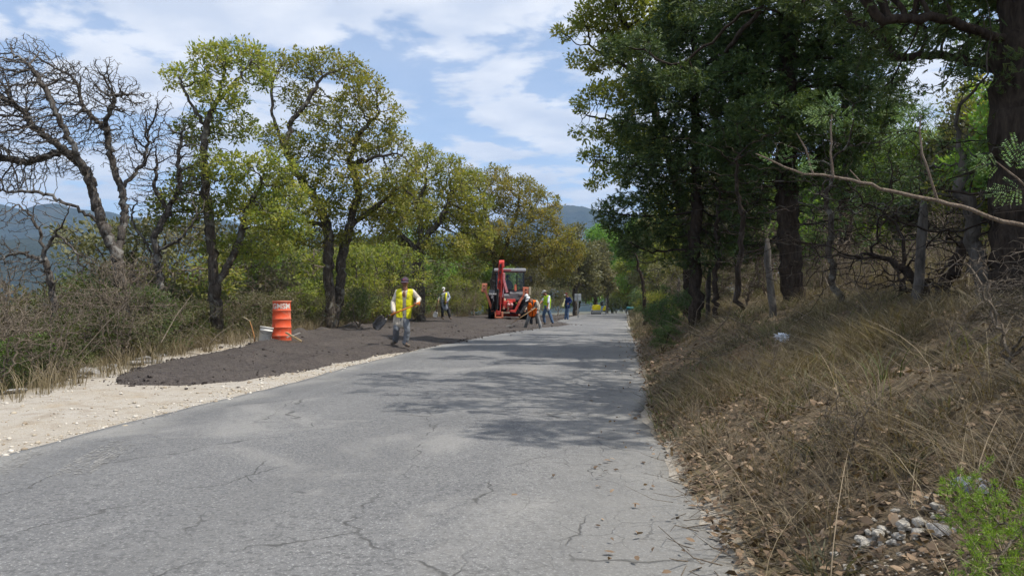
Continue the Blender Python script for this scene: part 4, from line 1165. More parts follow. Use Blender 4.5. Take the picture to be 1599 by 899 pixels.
STRAW = leafmat('dry_straw', [(0.0, (0.10, 0.077, 0.046)), (0.4, (0.20, 0.16, 0.10)), (0.75, (0.31, 0.255, 0.165)), (1.0, (0.43, 0.37, 0.25))], 0.25, .7, 0.0)
STRAWDARK = leafmat('old_grass', [(0.0, (0.08, 0.064, 0.042)), (0.5, (0.165, 0.134, 0.086)), (1.0, (0.30, 0.25, 0.165))], 0.2, .8, 0.0)
GRASSGREEN = leafmat('green_grass', [(0.0, (0.06, 0.08, 0.025)), (0.5, (0.11, 0.135, 0.045)), (1.0, (0.20, 0.19, 0.08))], 0.3, .7, 0.0)
DEADLEAF = leafmat('dead_leaf', [(0.0, (0.07, 0.05, 0.034)), (0.4, (0.15, 0.105, 0.067)), (0.75, (0.25, 0.175, 0.11)), (1.0, (0.38, 0.28, 0.185))], 0.12, .8, 0.0)

rng = np.random.default_rng(2001)
def bank_pts(n, y0, y1, r0, r1, pw=1.6, thin=None):
    y = y0 + (y1 - y0) * rng.random(n) ** pw
    r = rng.uniform(r0, r1, n)
    x = xr(y) + r
    P = np.stack([x, y, ground_z(x, y)], 1)
    dens = 0.5 + 0.5 * fbm(x * 0.6, y * 0.6, 3, 120)
    dens = dens + .35 * fbm(x * 2.2, y * 2.2, 2, 125)
    keep = rng.random(n) < np.clip(dens * 2.6 - .75, .03, 1)
    P = P[keep]
    rel = P - C0; dep = rel @ FWD
    u = CU + FPX * (rel @ RIGHT) / dep; v = CV - FPX * (rel @ UP) / dep
    return P[~((u > 1300) & (u < 1490) & (v > 775) & (dep < 4.5) & (rng.random(len(P)) < .85))]
tufts('dry_grass', bank_pts(1700, 1.2, 9, .25, 5, 1.2), 24, .30, .15, 1.35, .005, rng, STRAWDARK, 'tangled old brown grass covering the near right bank', 'grass')
tufts('dry_grass', bank_pts(900, 1.5, 9, .4, 5.5, 1.2), 13, .44, .13, 1.15, .004, rng, STRAW, 'pale straw grass tufts on the near right bank', 'grass')
tufts('dry_grass', bank_pts(2300, 8, 34, .2, 7, 1.5), 17, .30, .18, 1.2, .009, rng, STRAWDARK, 'brown dry grass on the middle and far right bank', 'grass')
tufts('dry_grass', bank_pts(1500, 8, 34, .8, 7, 1.5), 13, .36, .16, 1.0, .008, rng, STRAW, 'straw-coloured grass tufts on the middle right bank', 'grass')
tufts('green_grass', bank_pts(330, 5, 40, .12, 3, 1.2), 14, .32, .12, .6, .008, rng, GRASSGREEN, 'sparse olive green grass among the straw on the right bank', 'grass')
tufts('dry_grass', bank_pts(900, 30, 110, .2, 6, 1.0), 14, .6, .3, .5, .022, rng, STRAWDARK, 'dry grass along the far right verge', 'grass')
tufts('grey_weeds', bank_pts(520, 1.6, 16, .15, 5, 1.3), 22, .17, .10, .9, .014, rng, leafmat('grey_weed', [(0.0, (0.05, 0.05, 0.03)), (0.5, (0.11, 0.105, 0.065)), (1.0, (0.20, 0.185, 0.12))], .25, .8, 0), 'low grey-green weeds and dead stems on the right bank', 'weeds')
# tall stalks in the open field behind the fence
n = 3900
x = 5.6 + 22 * rng.random(n) ** 1.5; y = rng.uniform(6, 50, n)
tufts('dry_field_stalks', np.stack([x, y, x * 0], 1), 9, 1.65, .22, .16, .016, rng, STRAW, 'tall tan dry stalks in the open field behind the right-hand fence', 'dry stalks')
# left: slope edge and valley side
n = 1200
y = rng.uniform(8, 60, n); t = rng.exponential(1.3, n)
x = edge_x(y) + .55 - t
tufts('dry_grass', np.stack([x, y, x * 0], 1), 14, .55, .16, .45, .009, rng, STRAW, 'straw grass along the edge of the left pull-off', 'grass')
n = 1200
y = rng.uniform(9, 60, n); t = rng.uniform(.3, 9, n)
x = edge_x(y) - t
tufts('green_grass', np.stack([x, y, x * 0], 1), 14, .65, .2, .4, .012, rng, GRASSGREEN, 'mixed green weeds on the slope below the left shoulder', 'weeds')
n = 70
P = np.array([pt(440 + rng.uniform(-36, 16), HOR, 19.1 + rng.uniform(-.5, .2)) for _ in range(n)])
tufts('cut_straw', P, 10, .16, .16, 1.6, .010, rng, STRAW, 'cut yellow straw strewn at the foot of the orange drum', 'straw')

# long single stalks bending over the near bank and the road edge
n = 110
y = rng.uniform(2.2, 9, n); x = xr(y) + rng.uniform(.05, 4, n)
B = np.stack([x, y, ground_z(x, y)], 1)
H = rng.uniform(.35, .8, n)
V, F, m = grass_blades(B, H, rng.normal(0, .75, (n, 2)) * H[:, None], .006, rng, 5)
o = link('grass_stalks', mesh_np('grass_stalks', V, F, rnd=np.repeat(.5 + .5 * rng.random(n), m)), STRAW)
tag(o, 'long pale seed stalks bending over the near right bank', 'grass stalks', kind='stuff')

# fallen leaves
def litter(name, P, size, rng, mat, label):
    n = len(P)
    D = rng.normal(0, 1, (n, 3)); D[:, 2] = np.abs(D[:, 2]) * .35
    D = unit(D)
    L = size * rng.uniform(.5, 1.3, n)
    P = P.copy(); P[:, 2] += .006 + rng.random(n) * .02
    X = unit(np.cross(D, ZUP + rng.normal(0, .35, (n, 3))))
    Nn = np.cross(X, D)
    w = (L * rng.uniform(.4, .62, n))[:, None]; Lc = L[:, None]
    curl = (rng.uniform(-.1, .45, n))[:, None] * w
    mid1 = P + D * Lc * .33; mid2 = P + D * Lc * .7
    V = np.stack([P, mid1 - X * w * .5 + Nn * curl, mid2 - X * w * .42 + Nn * curl, P + D * Lc, mid2 + X * w * .42 + Nn * curl, mid1 + X * w * .5 + Nn * curl], 1).reshape(-1, 3)
    k = np.arange(n)[:, None] * 6
    F = np.concatenate([k + [[0, 1, 5]], k + [[1, 2, 5]], k + [[2, 4, 5]], k + [[2, 3, 4]]], 1).reshape(-1, 3)
    o = link(name, mesh_np(name, V, F, rnd=np.repeat(rng.random(n), 6)), mat)
    tag(o, label, 'fallen leaves', kind='stuff')
y = 1.3 + 8 * rng.random(8000) ** 1.3; x = xr(y) + .05 + rng.exponential(1.3, 8000)
k = x < 6
litter('fallen_leaves', np.stack([x[k], y[k], ground_z(x[k], y[k])], 1), .052, rng, DEADLEAF, 'brown curled oak leaves littering the near right bank')
y = 9 + 22 * rng.random(6000) ** 1.3; x = xr(y) + .05 + rng.exponential(1.8, 6000); k = x < 7
litter('fallen_leaves', np.stack([x[k], y[k], ground_z(x[k], y[k])], 1), .065, rng, DEADLEAF, 'brown oak leaves on the middle and far right bank')
n = 230
y = 3.2 + 22 * rng.random(n) ** 1.5; x = xr(y) - np.abs(rng.normal(0, .35, n)) + .1
litter('fallen_leaves', np.stack([x, y, np.maximum(zr(y) + .03, ground_z(x, y))], 1), .048, rng, DEADLEAF, 'dead leaves blown onto the right edge of the road')

# twigs lying about
def sticks(name, n, xr, yr, L0, r0, mat, label, tilt=.25):
    V = []; F = []; RN = []
    y = yr[0] + (yr[1] - yr[0]) * rng.random(n) ** 1.3; x = rng.uniform(*xr, n)
    z = ground_z(x, y)
    for i in range(n):
        L = L0 * rng.uniform(.4, 1.4); a = rng.uniform(0, 6.28)
        d = np.array([math.cos(a), math.sin(a), rng.normal(0, tilt)])
        d2 = d + rng.normal(0, .35, 3); r = r0 * rng.uniform(.5, 1.4)
        p0 = np.array([x[i], y[i], z[i] + .02 + abs(d[2]) * L * .3]); p1 = p0 + d * L * .5; p2 = p1 + d2 * L * .5
        s = np.cross(d, ZUP); s /= np.linalg.norm(s) + 1e-6; u = np.cross(s, d)
        o_ = len(V)
        for p, q in ((p0, 1.0), (p1, .8), (p2, .4)):
            for k in range(3):
                V.append(p + (s * math.cos(k * 2.094) + u * math.sin(k * 2.094)) * r * q)
        for j in (0, 3):
            for k in range(3): F.append((o_ + j + k, o_ + j + (k + 1) % 3, o_ + j + 3 + (k + 1) % 3, o_ + j + 3 + k))
    o = link(name, mesh_np(name, V, np.array(F)), mat)
    tag(o, label, 'twigs', kind='stuff')
sticks('fallen_twigs', 2200, (XR + .1, 5), (1.5, 11), .30, .0028, TWIGBARK, 'grey dry twigs scattered over the near right bank')
sticks('fallen_twigs', 900, (XR + .3, 8), (10, 30), .6, .006, TWIGBARK, 'dry twigs and thin branches under the junipers', .4)
sticks('fallen_twigs', 420, (-13, -8.6), (9, 26), .9, .007, TWIGBARK, 'dry brush lying on the slope below the left shoulder', .5)

# ---- stones as things
def rock_mesh(name, seed, sub=2, flat=.6):
    rg = np.random.default_rng(seed)
    bm = bmesh.new(); bmesh.ops.create_icosphere(bm, subdivisions=sub, radius=1.0)
    nrm = unit(rg.normal(0, 1, (9, 3))); off = rg.uniform(.55, .95, 9)
    for v in bm.verts:
        p = np.array(v.co)
        for q, o_ in zip(nrm, off):
            d = p @ q
            if d > o_: p = p - q * (d - o_) * .9
        p *= 1 + .05 * rg.normal()
        v.co = (p[0], p[1], p[2] * flat)
    me = bpy.data.meshes.new(name); bm.to_mesh(me); bm.free()
    return me
def stonemat(name, a, b):
    m, nt, out = newmat(name)
    v = coords(nt, 'Object')
    oi = nt.nodes.new('ShaderNodeObjectInfo')
    n = noise(nt, v, 2.2, 8, .65)
    c = ramp(nt, n, [(.3, a), (.7, b)])
    hs = nt.nodes.new('ShaderNodeHueSaturation'); nt.links.new(c, hs.inputs['Color'])
    nt.links.new(mth(nt, 'MULTIPLY_ADD', oi.outputs['Random'], .5, .75), hs.inputs['Value'])
    bsdf(nt, out, hs.outputs[0], .9, .15, 0, n, .7, .08)
    return m
GREYSTONE = stonemat('grey_limestone', (0.20, 0.19, 0.18), (0.46, 0.44, 0.41))
PALESTONE = stonemat('pale_limestone', (0.36, 0.32, 0.26), (0.66, 0.62, 0.55))
ROCKS = [rock_mesh('rock', s, 2, .5) for s in (1, 2, 3, 4)]
rng = np.random.default_rng(2222)
def rock(name, label, cat, p, s, mat, group=None, sq=(1, 1, 1), sink=.35):
    me = ROCKS[int(rng.integers(0, 4))]
    if not me.materials: me.materials.append(GREYSTONE)
    o = link(name, me)
    o.material_slots[0].link = 'OBJECT'; o.material_slots[0].material = mat
    o.location = (p[0], p[1], p[2] + s * .5 * sq[2] * (1 - 2 * sink))
    o.rotation_euler = (rng.normal(0, .15), rng.normal(0, .15), rng.uniform(0, 6.28))
    o.scale = (s * sq[0], s * sq[1], s * sq[2])
    return tag(o, label, cat, group)
for i_, (u, v, s) in enumerate(sorted(((140, 590, .2), (158, 586, .15), (250, 568, .14), (262, 561, .18), (272, 552, .2), (285, 556, .13), (345, 545, .17), (362, 544, .2), (330, 548, .1), (225, 574, .14), (210, 580, .12), (120, 596, .1), (180, 582, .1), (306, 552, .14), (375, 543, .12), (240, 578, .1), (290, 548, .16)), key=lambda q: q[0])):
    d = 1.27 * FPX / (v - HOR)
    p = gpt(u, d)
    rock('rock', ['first', 'second', 'third', 'fourth', 'fifth', 'sixth', 'seventh', 'eighth', 'ninth', 'tenth', 'eleventh', 'twelfth', 'thirteenth', 'fourteenth', 'fifteenth', 'sixteenth', 'last'][i_] + ' grey rock from the left in the row along the shoulder edge', 'rock', p, s * 1.3, GREYSTONE, 'rocks along the left shoulder', (1.5, 1, .8))
rock('rock', 'flat grey stone at the left edge of the view beside the gravel shoulder', 'rock', gpt(22, 10.6), .16, GREYSTONE, None, (1.3, .8, .5))
rock('rock', 'blue-grey rock behind the bright green juniper sprig at lower right', 'rock', gpt(1522, 3.4), .10, stonemat('blue_stone', (.13, .14, .17), (.33, .35, .40)), None, (1.3, 1, .9))
rock('rock', 'pale grey rounded stone left of the bright green juniper sprig', 'rock', gpt(1474, 3.15), .07, GREYSTONE, None, (1.3, .8, .8))
rock('rock', 'flat grey stone half buried at the lower right road edge', 'rock', gpt(1118, 4.05), .06, GREYSTONE, None, (1.2, .9, .5))
# a spill of pale stones on the near bank
for k in range(90):
    t = rng.random()
    u = 1330 + 130 * t + rng.normal(0, 22); v = 880 - 85 * t + rng.normal(0, 12)
    lo, hi = 1.6, 6.0
    for _ in range(30):
        mid = (lo + hi) / 2; q = pt(u, v, mid)
        if q[2] > gz(q[0], q[1]): lo = mid
        else: hi = mid
    q = pt(u, v, lo)
    s = float(rng.choice([.012, .017, .024, .034], p=[.35, .35, .2, .1]))
    rock('stone', 'small pale limestone stone in the spill on the near right bank', 'stone', (q[0], q[1], gz(q[0], q[1])), s, PALESTONE, 'stones spilled on the right bank', (1.1, .9, 1.1), .1)
P = []; S = []
for k in range(500):
    t = rng.random(); u = 1300 + 190 * t + rng.normal(0, 30); d = 2.7 + rng.normal(0, .3)
    q = pt(u, HOR, d); P.append((q[0], q[1], gz(q[0], q[1]))); S.append(float(rng.choice([.004, .006, .009])))
o = link('grit', pebble_mesh('grit', np.array(P), np.array(S), rng), GRAVEL)
tag(o, 'pale grit between the spilled stones on the near right bank', 'grit', kind='stuff')
# a scrap of white litter
bm = bmesh.new(); bmesh.ops.create_icosphere(bm, subdivisions=3, radius=.07)
rg = np.random.default_rng(8)
for v in bm.verts: v.co = Vector(v.co) * (1 + .35 * rg.normal()); v.co.z *= .6
me = bpy.data.meshes.new('crumpled_paper'); bm.to_mesh(me); bm.free()
p = gpt(1222, 9.5)
o = link('crumpled_paper', me, simple('white_litter', (.75, .78, .82), .6, var=.15), loc=(p[0], p[1], p[2] + .1))
tag(o, 'crumpled white scrap of litter in the dry grass on the right bank', 'litter')

# ---- bright green juniper sprig at lower right
rng = np.random.default_rng(2333)
SPRIG = leafmat('young_juniper_leaf', [(0.0, (0.085, 0.17, 0.02)), (0.5, (0.17, 0.31, 0.035)), (1.0, (0.27, 0.42, 0.06))], .35, .5, 0)
b0 = gpt(1640, 2.35)
att = np.concatenate([np.array(pt(u, v, d)) + rng.normal(0, 1, (60, 3)) * s for (u, v, d, s) in ((1500, 772, 2.5, .03), (1520, 800, 2.45, .04), (1550, 805, 2.4, .05), (1590, 800, 2.4, .06), (1580, 850, 2.3, .06), (1540, 885, 2.25, .05), (1600, 890, 2.2, .08), (1490, 760, 2.5, .02))])
P, par, n0 = grow([[b0 - [0, 0, .05], b0 + [-.02, 0, .12], pt(1590, 830, 2.35), pt(1550, 805, 2.42), pt(1500, 765, 2.5)], [pt(1590, 830, 2.35), pt(1560, 870, 2.28), pt(1530, 890, 2.25)]], att, .025, .3, .028, rng, .3, 80)
r, cnt = radii(P, par, .007, .0012)
root = empty('juniper_seedling', tuple(b0)); tag(root, 'bright lime green feathery juniper seedling at the lower right corner', 'seedling')
V, F = tubes(P, par, r); link('stem', mesh_np('stem', V - b0, F), TWIGBARK, root)
ids = np.repeat(np.where(r < .004)[0], 26); n = len(ids)
pd = unit(P[ids] - P[np.maximum(par[ids], 0)])
V, F = blades(P[ids] + rng.normal(0, .005, (n, 3)), pd + rng.normal(0, .55, (n, 3)) + [0, 0, .1], rng.uniform(.009, .024, n), .0022, rng)
link('foliage', mesh_np('foliage', V - b0, F, rnd=np.repeat(rng.random(n), 3)), SPRIG, root)

# ---- thorny acacia branch crossing the right foreground
rng = np.random.default_rng(2444)
ACBARK = barkmat('acacia_bark', (0.17, 0.125, 0.09), (0.36, 0.29, 0.225), 30)
ACLEAF = leafmat('acacia_leaf', [(0.0, (0.15, 0.26, 0.10)), (0.5, (0.22, 0.36, 0.145)), (1.0, (0.30, 0.45, 0.20))], .35, .5, 0)
D_ = 2.6
b0 = gpt(1900, 2.6)
path = [b0 - [0, 0, .1], pt(1890, 700, 2.6), pt(1840, 470, 2.6)] + px_line([(1760, 392), (1680, 366), (1599, 352), (1550, 341), (1500, 322), (1445, 310), (1390, 298), (1330, 281), (1285, 273), (1255, 272), (1215, 256), (1180, 240)], D_)
guides = [path, px_line([(1296, 275), (1297, 240), (1297, 200), (1299, 178)], D_), px_line([(1272, 271), (1262, 245), (1258, 232), (1244, 208)], D_), px_line([(1460, 313), (1452, 275), (1440, 240), (1436, 205), (1438, 180)], D_), px_line([(1338, 283), (1327, 265)], D_), px_line([(1640, 358), (1615, 300), (1575, 268), (1555, 252)], D_ - .1)]
P, par = [], []
for gi, g_ in enumerate(guides):
    last = -1
    if gi: last = int(np.argmin(np.linalg.norm(np.array(P) - g_[0], axis=1))); g_ = g_[1:]
    for q in g_:
        if last >= 0:
            a = P[last]; nn = max(1, int(np.linalg.norm(q - a) / .03))
            for k in range(1, nn + 1):
                P.append(a + (q - a) * k / nn + (rng.normal(0, .0018, 3) if k < nn else 0)); par.append(last); last = len(P) - 1
        else:
            P.append(np.array(q)); par.append(-1); last = 0
P = np.array(P); par = np.array(par)
hgt = np.zeros(len(P))
for i in range(len(P) - 1, 0, -1): hgt[par[i]] = max(hgt[par[i]], hgt[i] + np.linalg.norm(P[i] - P[par[i]]))
r = .0026 + .0042 * np.minimum(hgt / .6, 1) + .006 * np.clip((hgt - .8) / 1.2, 0, 1)
root = empty('acacia_sapling', tuple(b0)); tag(root, 'thin acacia sapling whose long bare branch with feathery leaves crosses the right foreground', 'sapling')
V, F = tubes(P, par, r, sides=lambda q: 7); link('branch', mesh_np('branch', V - b0, F, smooth=True), ACBARK, root)
def acacia_leaf(p, d, L, npin):
    """a twice-feathered leaf: stalk, side stalks, rows of leaflets"""
    d = unit(np.asarray(d, float)); s = unit(np.cross(d, unit(rng.normal(0, 1, 3) * .4 + FWDH))); nn = np.cross(s, d)
    Bs, Ds, Ls = [], [], []
    Vs, Fs, k0 = [], [], 0
    for i in range(npin):
        t = .25 + .75 * i / max(1, npin - 1)
        for sg in (-1, 1):
            o_ = p + d * L * t * .75
            pd = unit(s * sg * (1.0 - .5 * t) + d * (.45 + .5 * t) + nn * rng.normal(0, .15))
            pl = L * (.62 - .2 * abs(t - .5)) * rng.uniform(.8, 1.1)
            for j in range(11):
                q = o_ + pd * pl * (j + 1) / 11
                for g_ in (-1, 1):
                    Bs.append(q); Ds.append(unit(np.cross(pd, nn)) * g_ + pd * .45 + rng.normal(0, .08, 3)); Ls.append(pl * .2 * (1 - .35 * abs(j / 10 - .5)))
    V, F = leaves(np.array(Bs), np.array(Ds), np.array(Ls), .36, rng, .1)
    return V, F
for (u, v, du, dv, L, dd, npn) in ((1210, 252, -.5, -.35, .035, 0, 3), (1222, 258, .2, -.7, .04, 0, 3), (1238, 264, .85, -.35, .05, 0, 4), (1299, 180, -1, .05, .055, 0, 4), (1299, 178, .15, -1, .05, 0, 4), (1300, 182, 1, -.05, .045, 0, 3), (1298, 192, .6, .5, .03, 0, 3),
                                   (1437, 205, -1, .0, .065, 0, 4), (1437, 203, .9, .1, .05, 0, 4), (1438, 186, -1, -.25, .055, 0, 4), (1438, 184, .9, -.2, .055, 0, 4), (1438, 180, .35, -1, .045, 0, 3), (1565, 260, -.9, -.1, .06, -.1, 4), (1580, 270, .4, -1, .08, -.1, 5), (1600, 290, -.8, .3, .075, -.1, 4), (1590, 280, .9, .2, .08, -.1, 4)):
    p = pt(u, v, D_ + dd)
    V, F = acacia_leaf(p, RIGHT * du - UP * dv + FWDH * rng.normal(0, .2), L * 1.35, npn)
    link('leaf', mesh_np('leaf', V - b0, F, rnd=np.repeat(rng.random(len(V) // 4), 4)), ACLEAF, root)

# ---- wire fence along the top of the right bank
root = empty('wire_fence', (3.3, 3, gz(3.3, 3))); tag(root, 'barbed wire fence with rough wooden posts running along the top of the right bank', 'fence')
o0 = np.array(root.location)
tops = []
for i, (u, d, h, lean) in enumerate(((1208, 13.6, 1.35, -.12), (1104, 19, 1.3, .05), (1430, 9.6, 1.3, .1), (1062, 26, 1.3, -.05), (1040, 34, 1.3, .05))):
    b = gpt(u, d)
    rg = np.random.default_rng(70 + i)
    nn = 9
    Pp = np.array([b + [lean * t + rg.normal(0, .012), rg.normal(0, .012), -.25 + (h + .25) * t] for t in np.linspace(0, 1, nn)])
    rr = np.full(nn, .062) * (1 - .12 * np.linspace(0, 1, nn)) * (1 + .06 * rg.normal(0, 1, nn))
    V, F = tubes(Pp, np.arange(-1, nn - 1), rr, sides=lambda q: 9, rough=.05, rng=rg)
    k = len(V); V = np.vstack([V, Pp[-1] + [0, 0, .01]])
    cap = np.array([[k - 9 + j, k - 9 + (j + 1) % 9, k] for j in range(9)])
    link('post', mesh_np('post', V - o0, [F, cap], smooth=True), GREYPOST, root)
    tops.append((b, lean, h))
tops.sort(key=lambda q: q[0][1])
b_first = np.array([3.9, 2.0, gz(3.9, 2.0)])
line = [(b_first, 0, 1.3)] + tops
WIRE = simple('rusty_wire', (.16, .12, .09), .6, .4, .5, scale=40)
for lev in (.35, .7, 1.05, 1.25):
    pts = []
    for (a, la, ha), (b, lb, hb) in zip(line[:-1], line[1:]):
        A = a + [la * lev / ha, 0, lev]; B_ = b + [lb * lev / hb, 0, lev]
        for k in range(8):
            t = k / 8; q = A * (1 - t) + B_ * t; q[2] -= .06 * 4 * t * (1 - t); pts.append(q)
    pts.append(B_); pts = np.array(pts)
    V, F = tubes(pts, np.arange(-1, len(pts) - 1), np.full(len(pts), .0022), sides=lambda q: 4)
    link('wire', mesh_np('wire', V - o0, F), WIRE, root)
# ------------------------------------------------------------------ people: one continuous surface per body, clothes over it
def capsule(bm, a, b, ra, rb, seg=12, rings=4):
    a = Vector(a); b = Vector(b)
    ax = b - a
    L = ax.length
    ax = ax.normalized() if L > 1e-6 else Vector((0, 0, 1))
    ref = Vector((1, 0, 0)) if abs(ax.x) < .8 else Vector((0, 1, 0))
    u = ax.cross(ref).normalized(); w = ax.cross(u)
    prof = []
    for k in range(rings + 1):
        t = -math.pi / 2 + (math.pi / 2) * k / rings
        prof.append((a + ax * (ra * math.sin(t)), ra * math.cos(t)))
    for k in range(rings + 1):
        t = (math.pi / 2) * k / rings
        prof.append((b + ax * (rb * math.sin(t)), rb * math.cos(t)))
    prev = None
    for i, (c, r) in enumerate(prof):
        if r < 1e-5: ring = [bm.verts.new(c)]
        else: ring = [bm.verts.new(c + (u * math.cos(2 * math.pi * j / seg) + w * math.sin(2 * math.pi * j / seg)) * r) for j in range(seg)]
        if prev is not None:
            if len(prev) == 1 and len(ring) > 1:
                for j in range(seg): bm.faces.new((prev[0], ring[(j + 1) % seg], ring[j]))
            elif len(ring) == 1 and len(prev) > 1:
                for j in range(seg): bm.faces.new((prev[j], prev[(j + 1) % seg], ring[0]))
            elif len(ring) > 1:
                for j in range(seg): bm.faces.new((prev[j], prev[(j + 1) % seg], ring[(j + 1) % seg], ring[j]))
        prev = ring

def ellipsoid(bm, c, rad, M=None):
    g = bmesh.ops.create_icosphere(bm, subdivisions=2, radius=1.0)
    for v in g['verts']:
        p = Vector((v.co.x * rad[0], v.co.y * rad[1], v.co.z * rad[2]))
        if M is not None: p = M @ p
        v.co = p + Vector(c)

def blob(name, prims, voxel, mat, parent, wrinkle=0.0, dec=0.5, smooth_it=4, seed=0):
    bm = bmesh.new()
    for p in prims:
        if p[0] == 'c': capsule(bm, *p[1:])
        else: ellipsoid(bm, *p[1:])
    bmesh.ops.recalc_face_normals(bm, faces=bm.faces)
    me = bpy.data.meshes.new(name); bm.to_mesh(me); bm.free()
    o = bpy.data.objects.new(name, me); COL.objects.link(o)
    md = o.modifiers.new('r', 'REMESH'); md.mode = 'VOXEL'; md.voxel_size = voxel
    ms = o.modifiers.new('s', 'SMOOTH'); ms.iterations = smooth_it; ms.factor = .5
    if dec < 1:
        mdd = o.modifiers.new('d', 'DECIMATE'); mdd.ratio = dec
    dg = bpy.context.evaluated_depsgraph_get()
    me2 = bpy.data.meshes.new_from_object(o.evaluated_get(dg))
    bpy.data.objects.remove(o); bpy.data.meshes.remove(me)
    me2.name = name
    n = len(me2.vertices)
    if wrinkle and n:
        co = np.empty(n * 3, np.float32); me2.vertices.foreach_get('co', co); co = co.reshape(-1, 3)
        no = np.empty(n * 3, np.float32); me2.vertices.foreach_get('normal', no); no = no.reshape(-1, 3)
        w = fbm(co[:, 0] * 14 + co[:, 2] * 9 + seed, co[:, 1] * 14 - co[:, 2] * 12, 3, 150)
        co = co + no * (w * wrinkle)[:, None]
        me2.vertices.foreach_set('co', co.ravel())
    me2.polygons.foreach_set('use_smooth', np.ones(len(me2.polygons), bool))
    me2.materials.clear(); me2.materials.append(mat)
    oo = bpy.data.objects.new(name, me2); COL.objects.link(oo); oo.parent = parent
    return oo

SKIN = simple('brown_skin', (.26, .125, .075), .55, .35, var=.12, scale=14)
def cloth(name, col, dirt=(.10, .075, .05), amt=.45, scale=7):
    return simple(name, col, .9, .1, var=.22, scale=scale, dirt=dirt, dirt_amt=amt)
LEATHER = simple('dusty_boot', (.13, .10, .075), .75, .2, var=.35, scale=18, dirt=(.32, .28, .22), dirt_amt=.7)
EYE = simple('eye', (.03, .02, .018), .2, .5, var=.05)
DARKHAIR = simple('dark_hair', (.018, .014, .012), .6, .3, var=.2)

def hand_prims(w, d, grip=None, r=.5):
    """palm, four bent fingers and a thumb; d points from wrist to knuckles, grip is the bar direction held"""
    d = unit(np.asarray(d, float))
    g = unit(np.asarray(grip if grip is not None else np.cross(d, [0.3, 1, .1]), float))
    g = unit(g - d * (g @ d)); n = np.cross(d, g)
    pr = [('c', w, w + d * .045, .027, .034), ('c', w + d * .06 - g * .02, w + d * .06 + g * .022, .021, .021)]
    for k, (o_, L) in enumerate(((-.033, .062), (-.011, .075), (.011, .07), (.032, .055))):
        a = w + d * .07 + g * o_; b = a + d * L * .4 + n * L * .35; c = b + n * L * .45 - d * L * .3
        pr += [('c', a, b, .0115, .0105), ('c', b, c, .0105, .009)]
    a = w + d * .02 - g * .03; b = a + d * .03 - g * .022 + n * .022; c = b + d * .022 + n * .025 + g * .008
    pr += [('c', a, b, .0135, .012), ('c', b, c, .012, .0095)]
    return pr

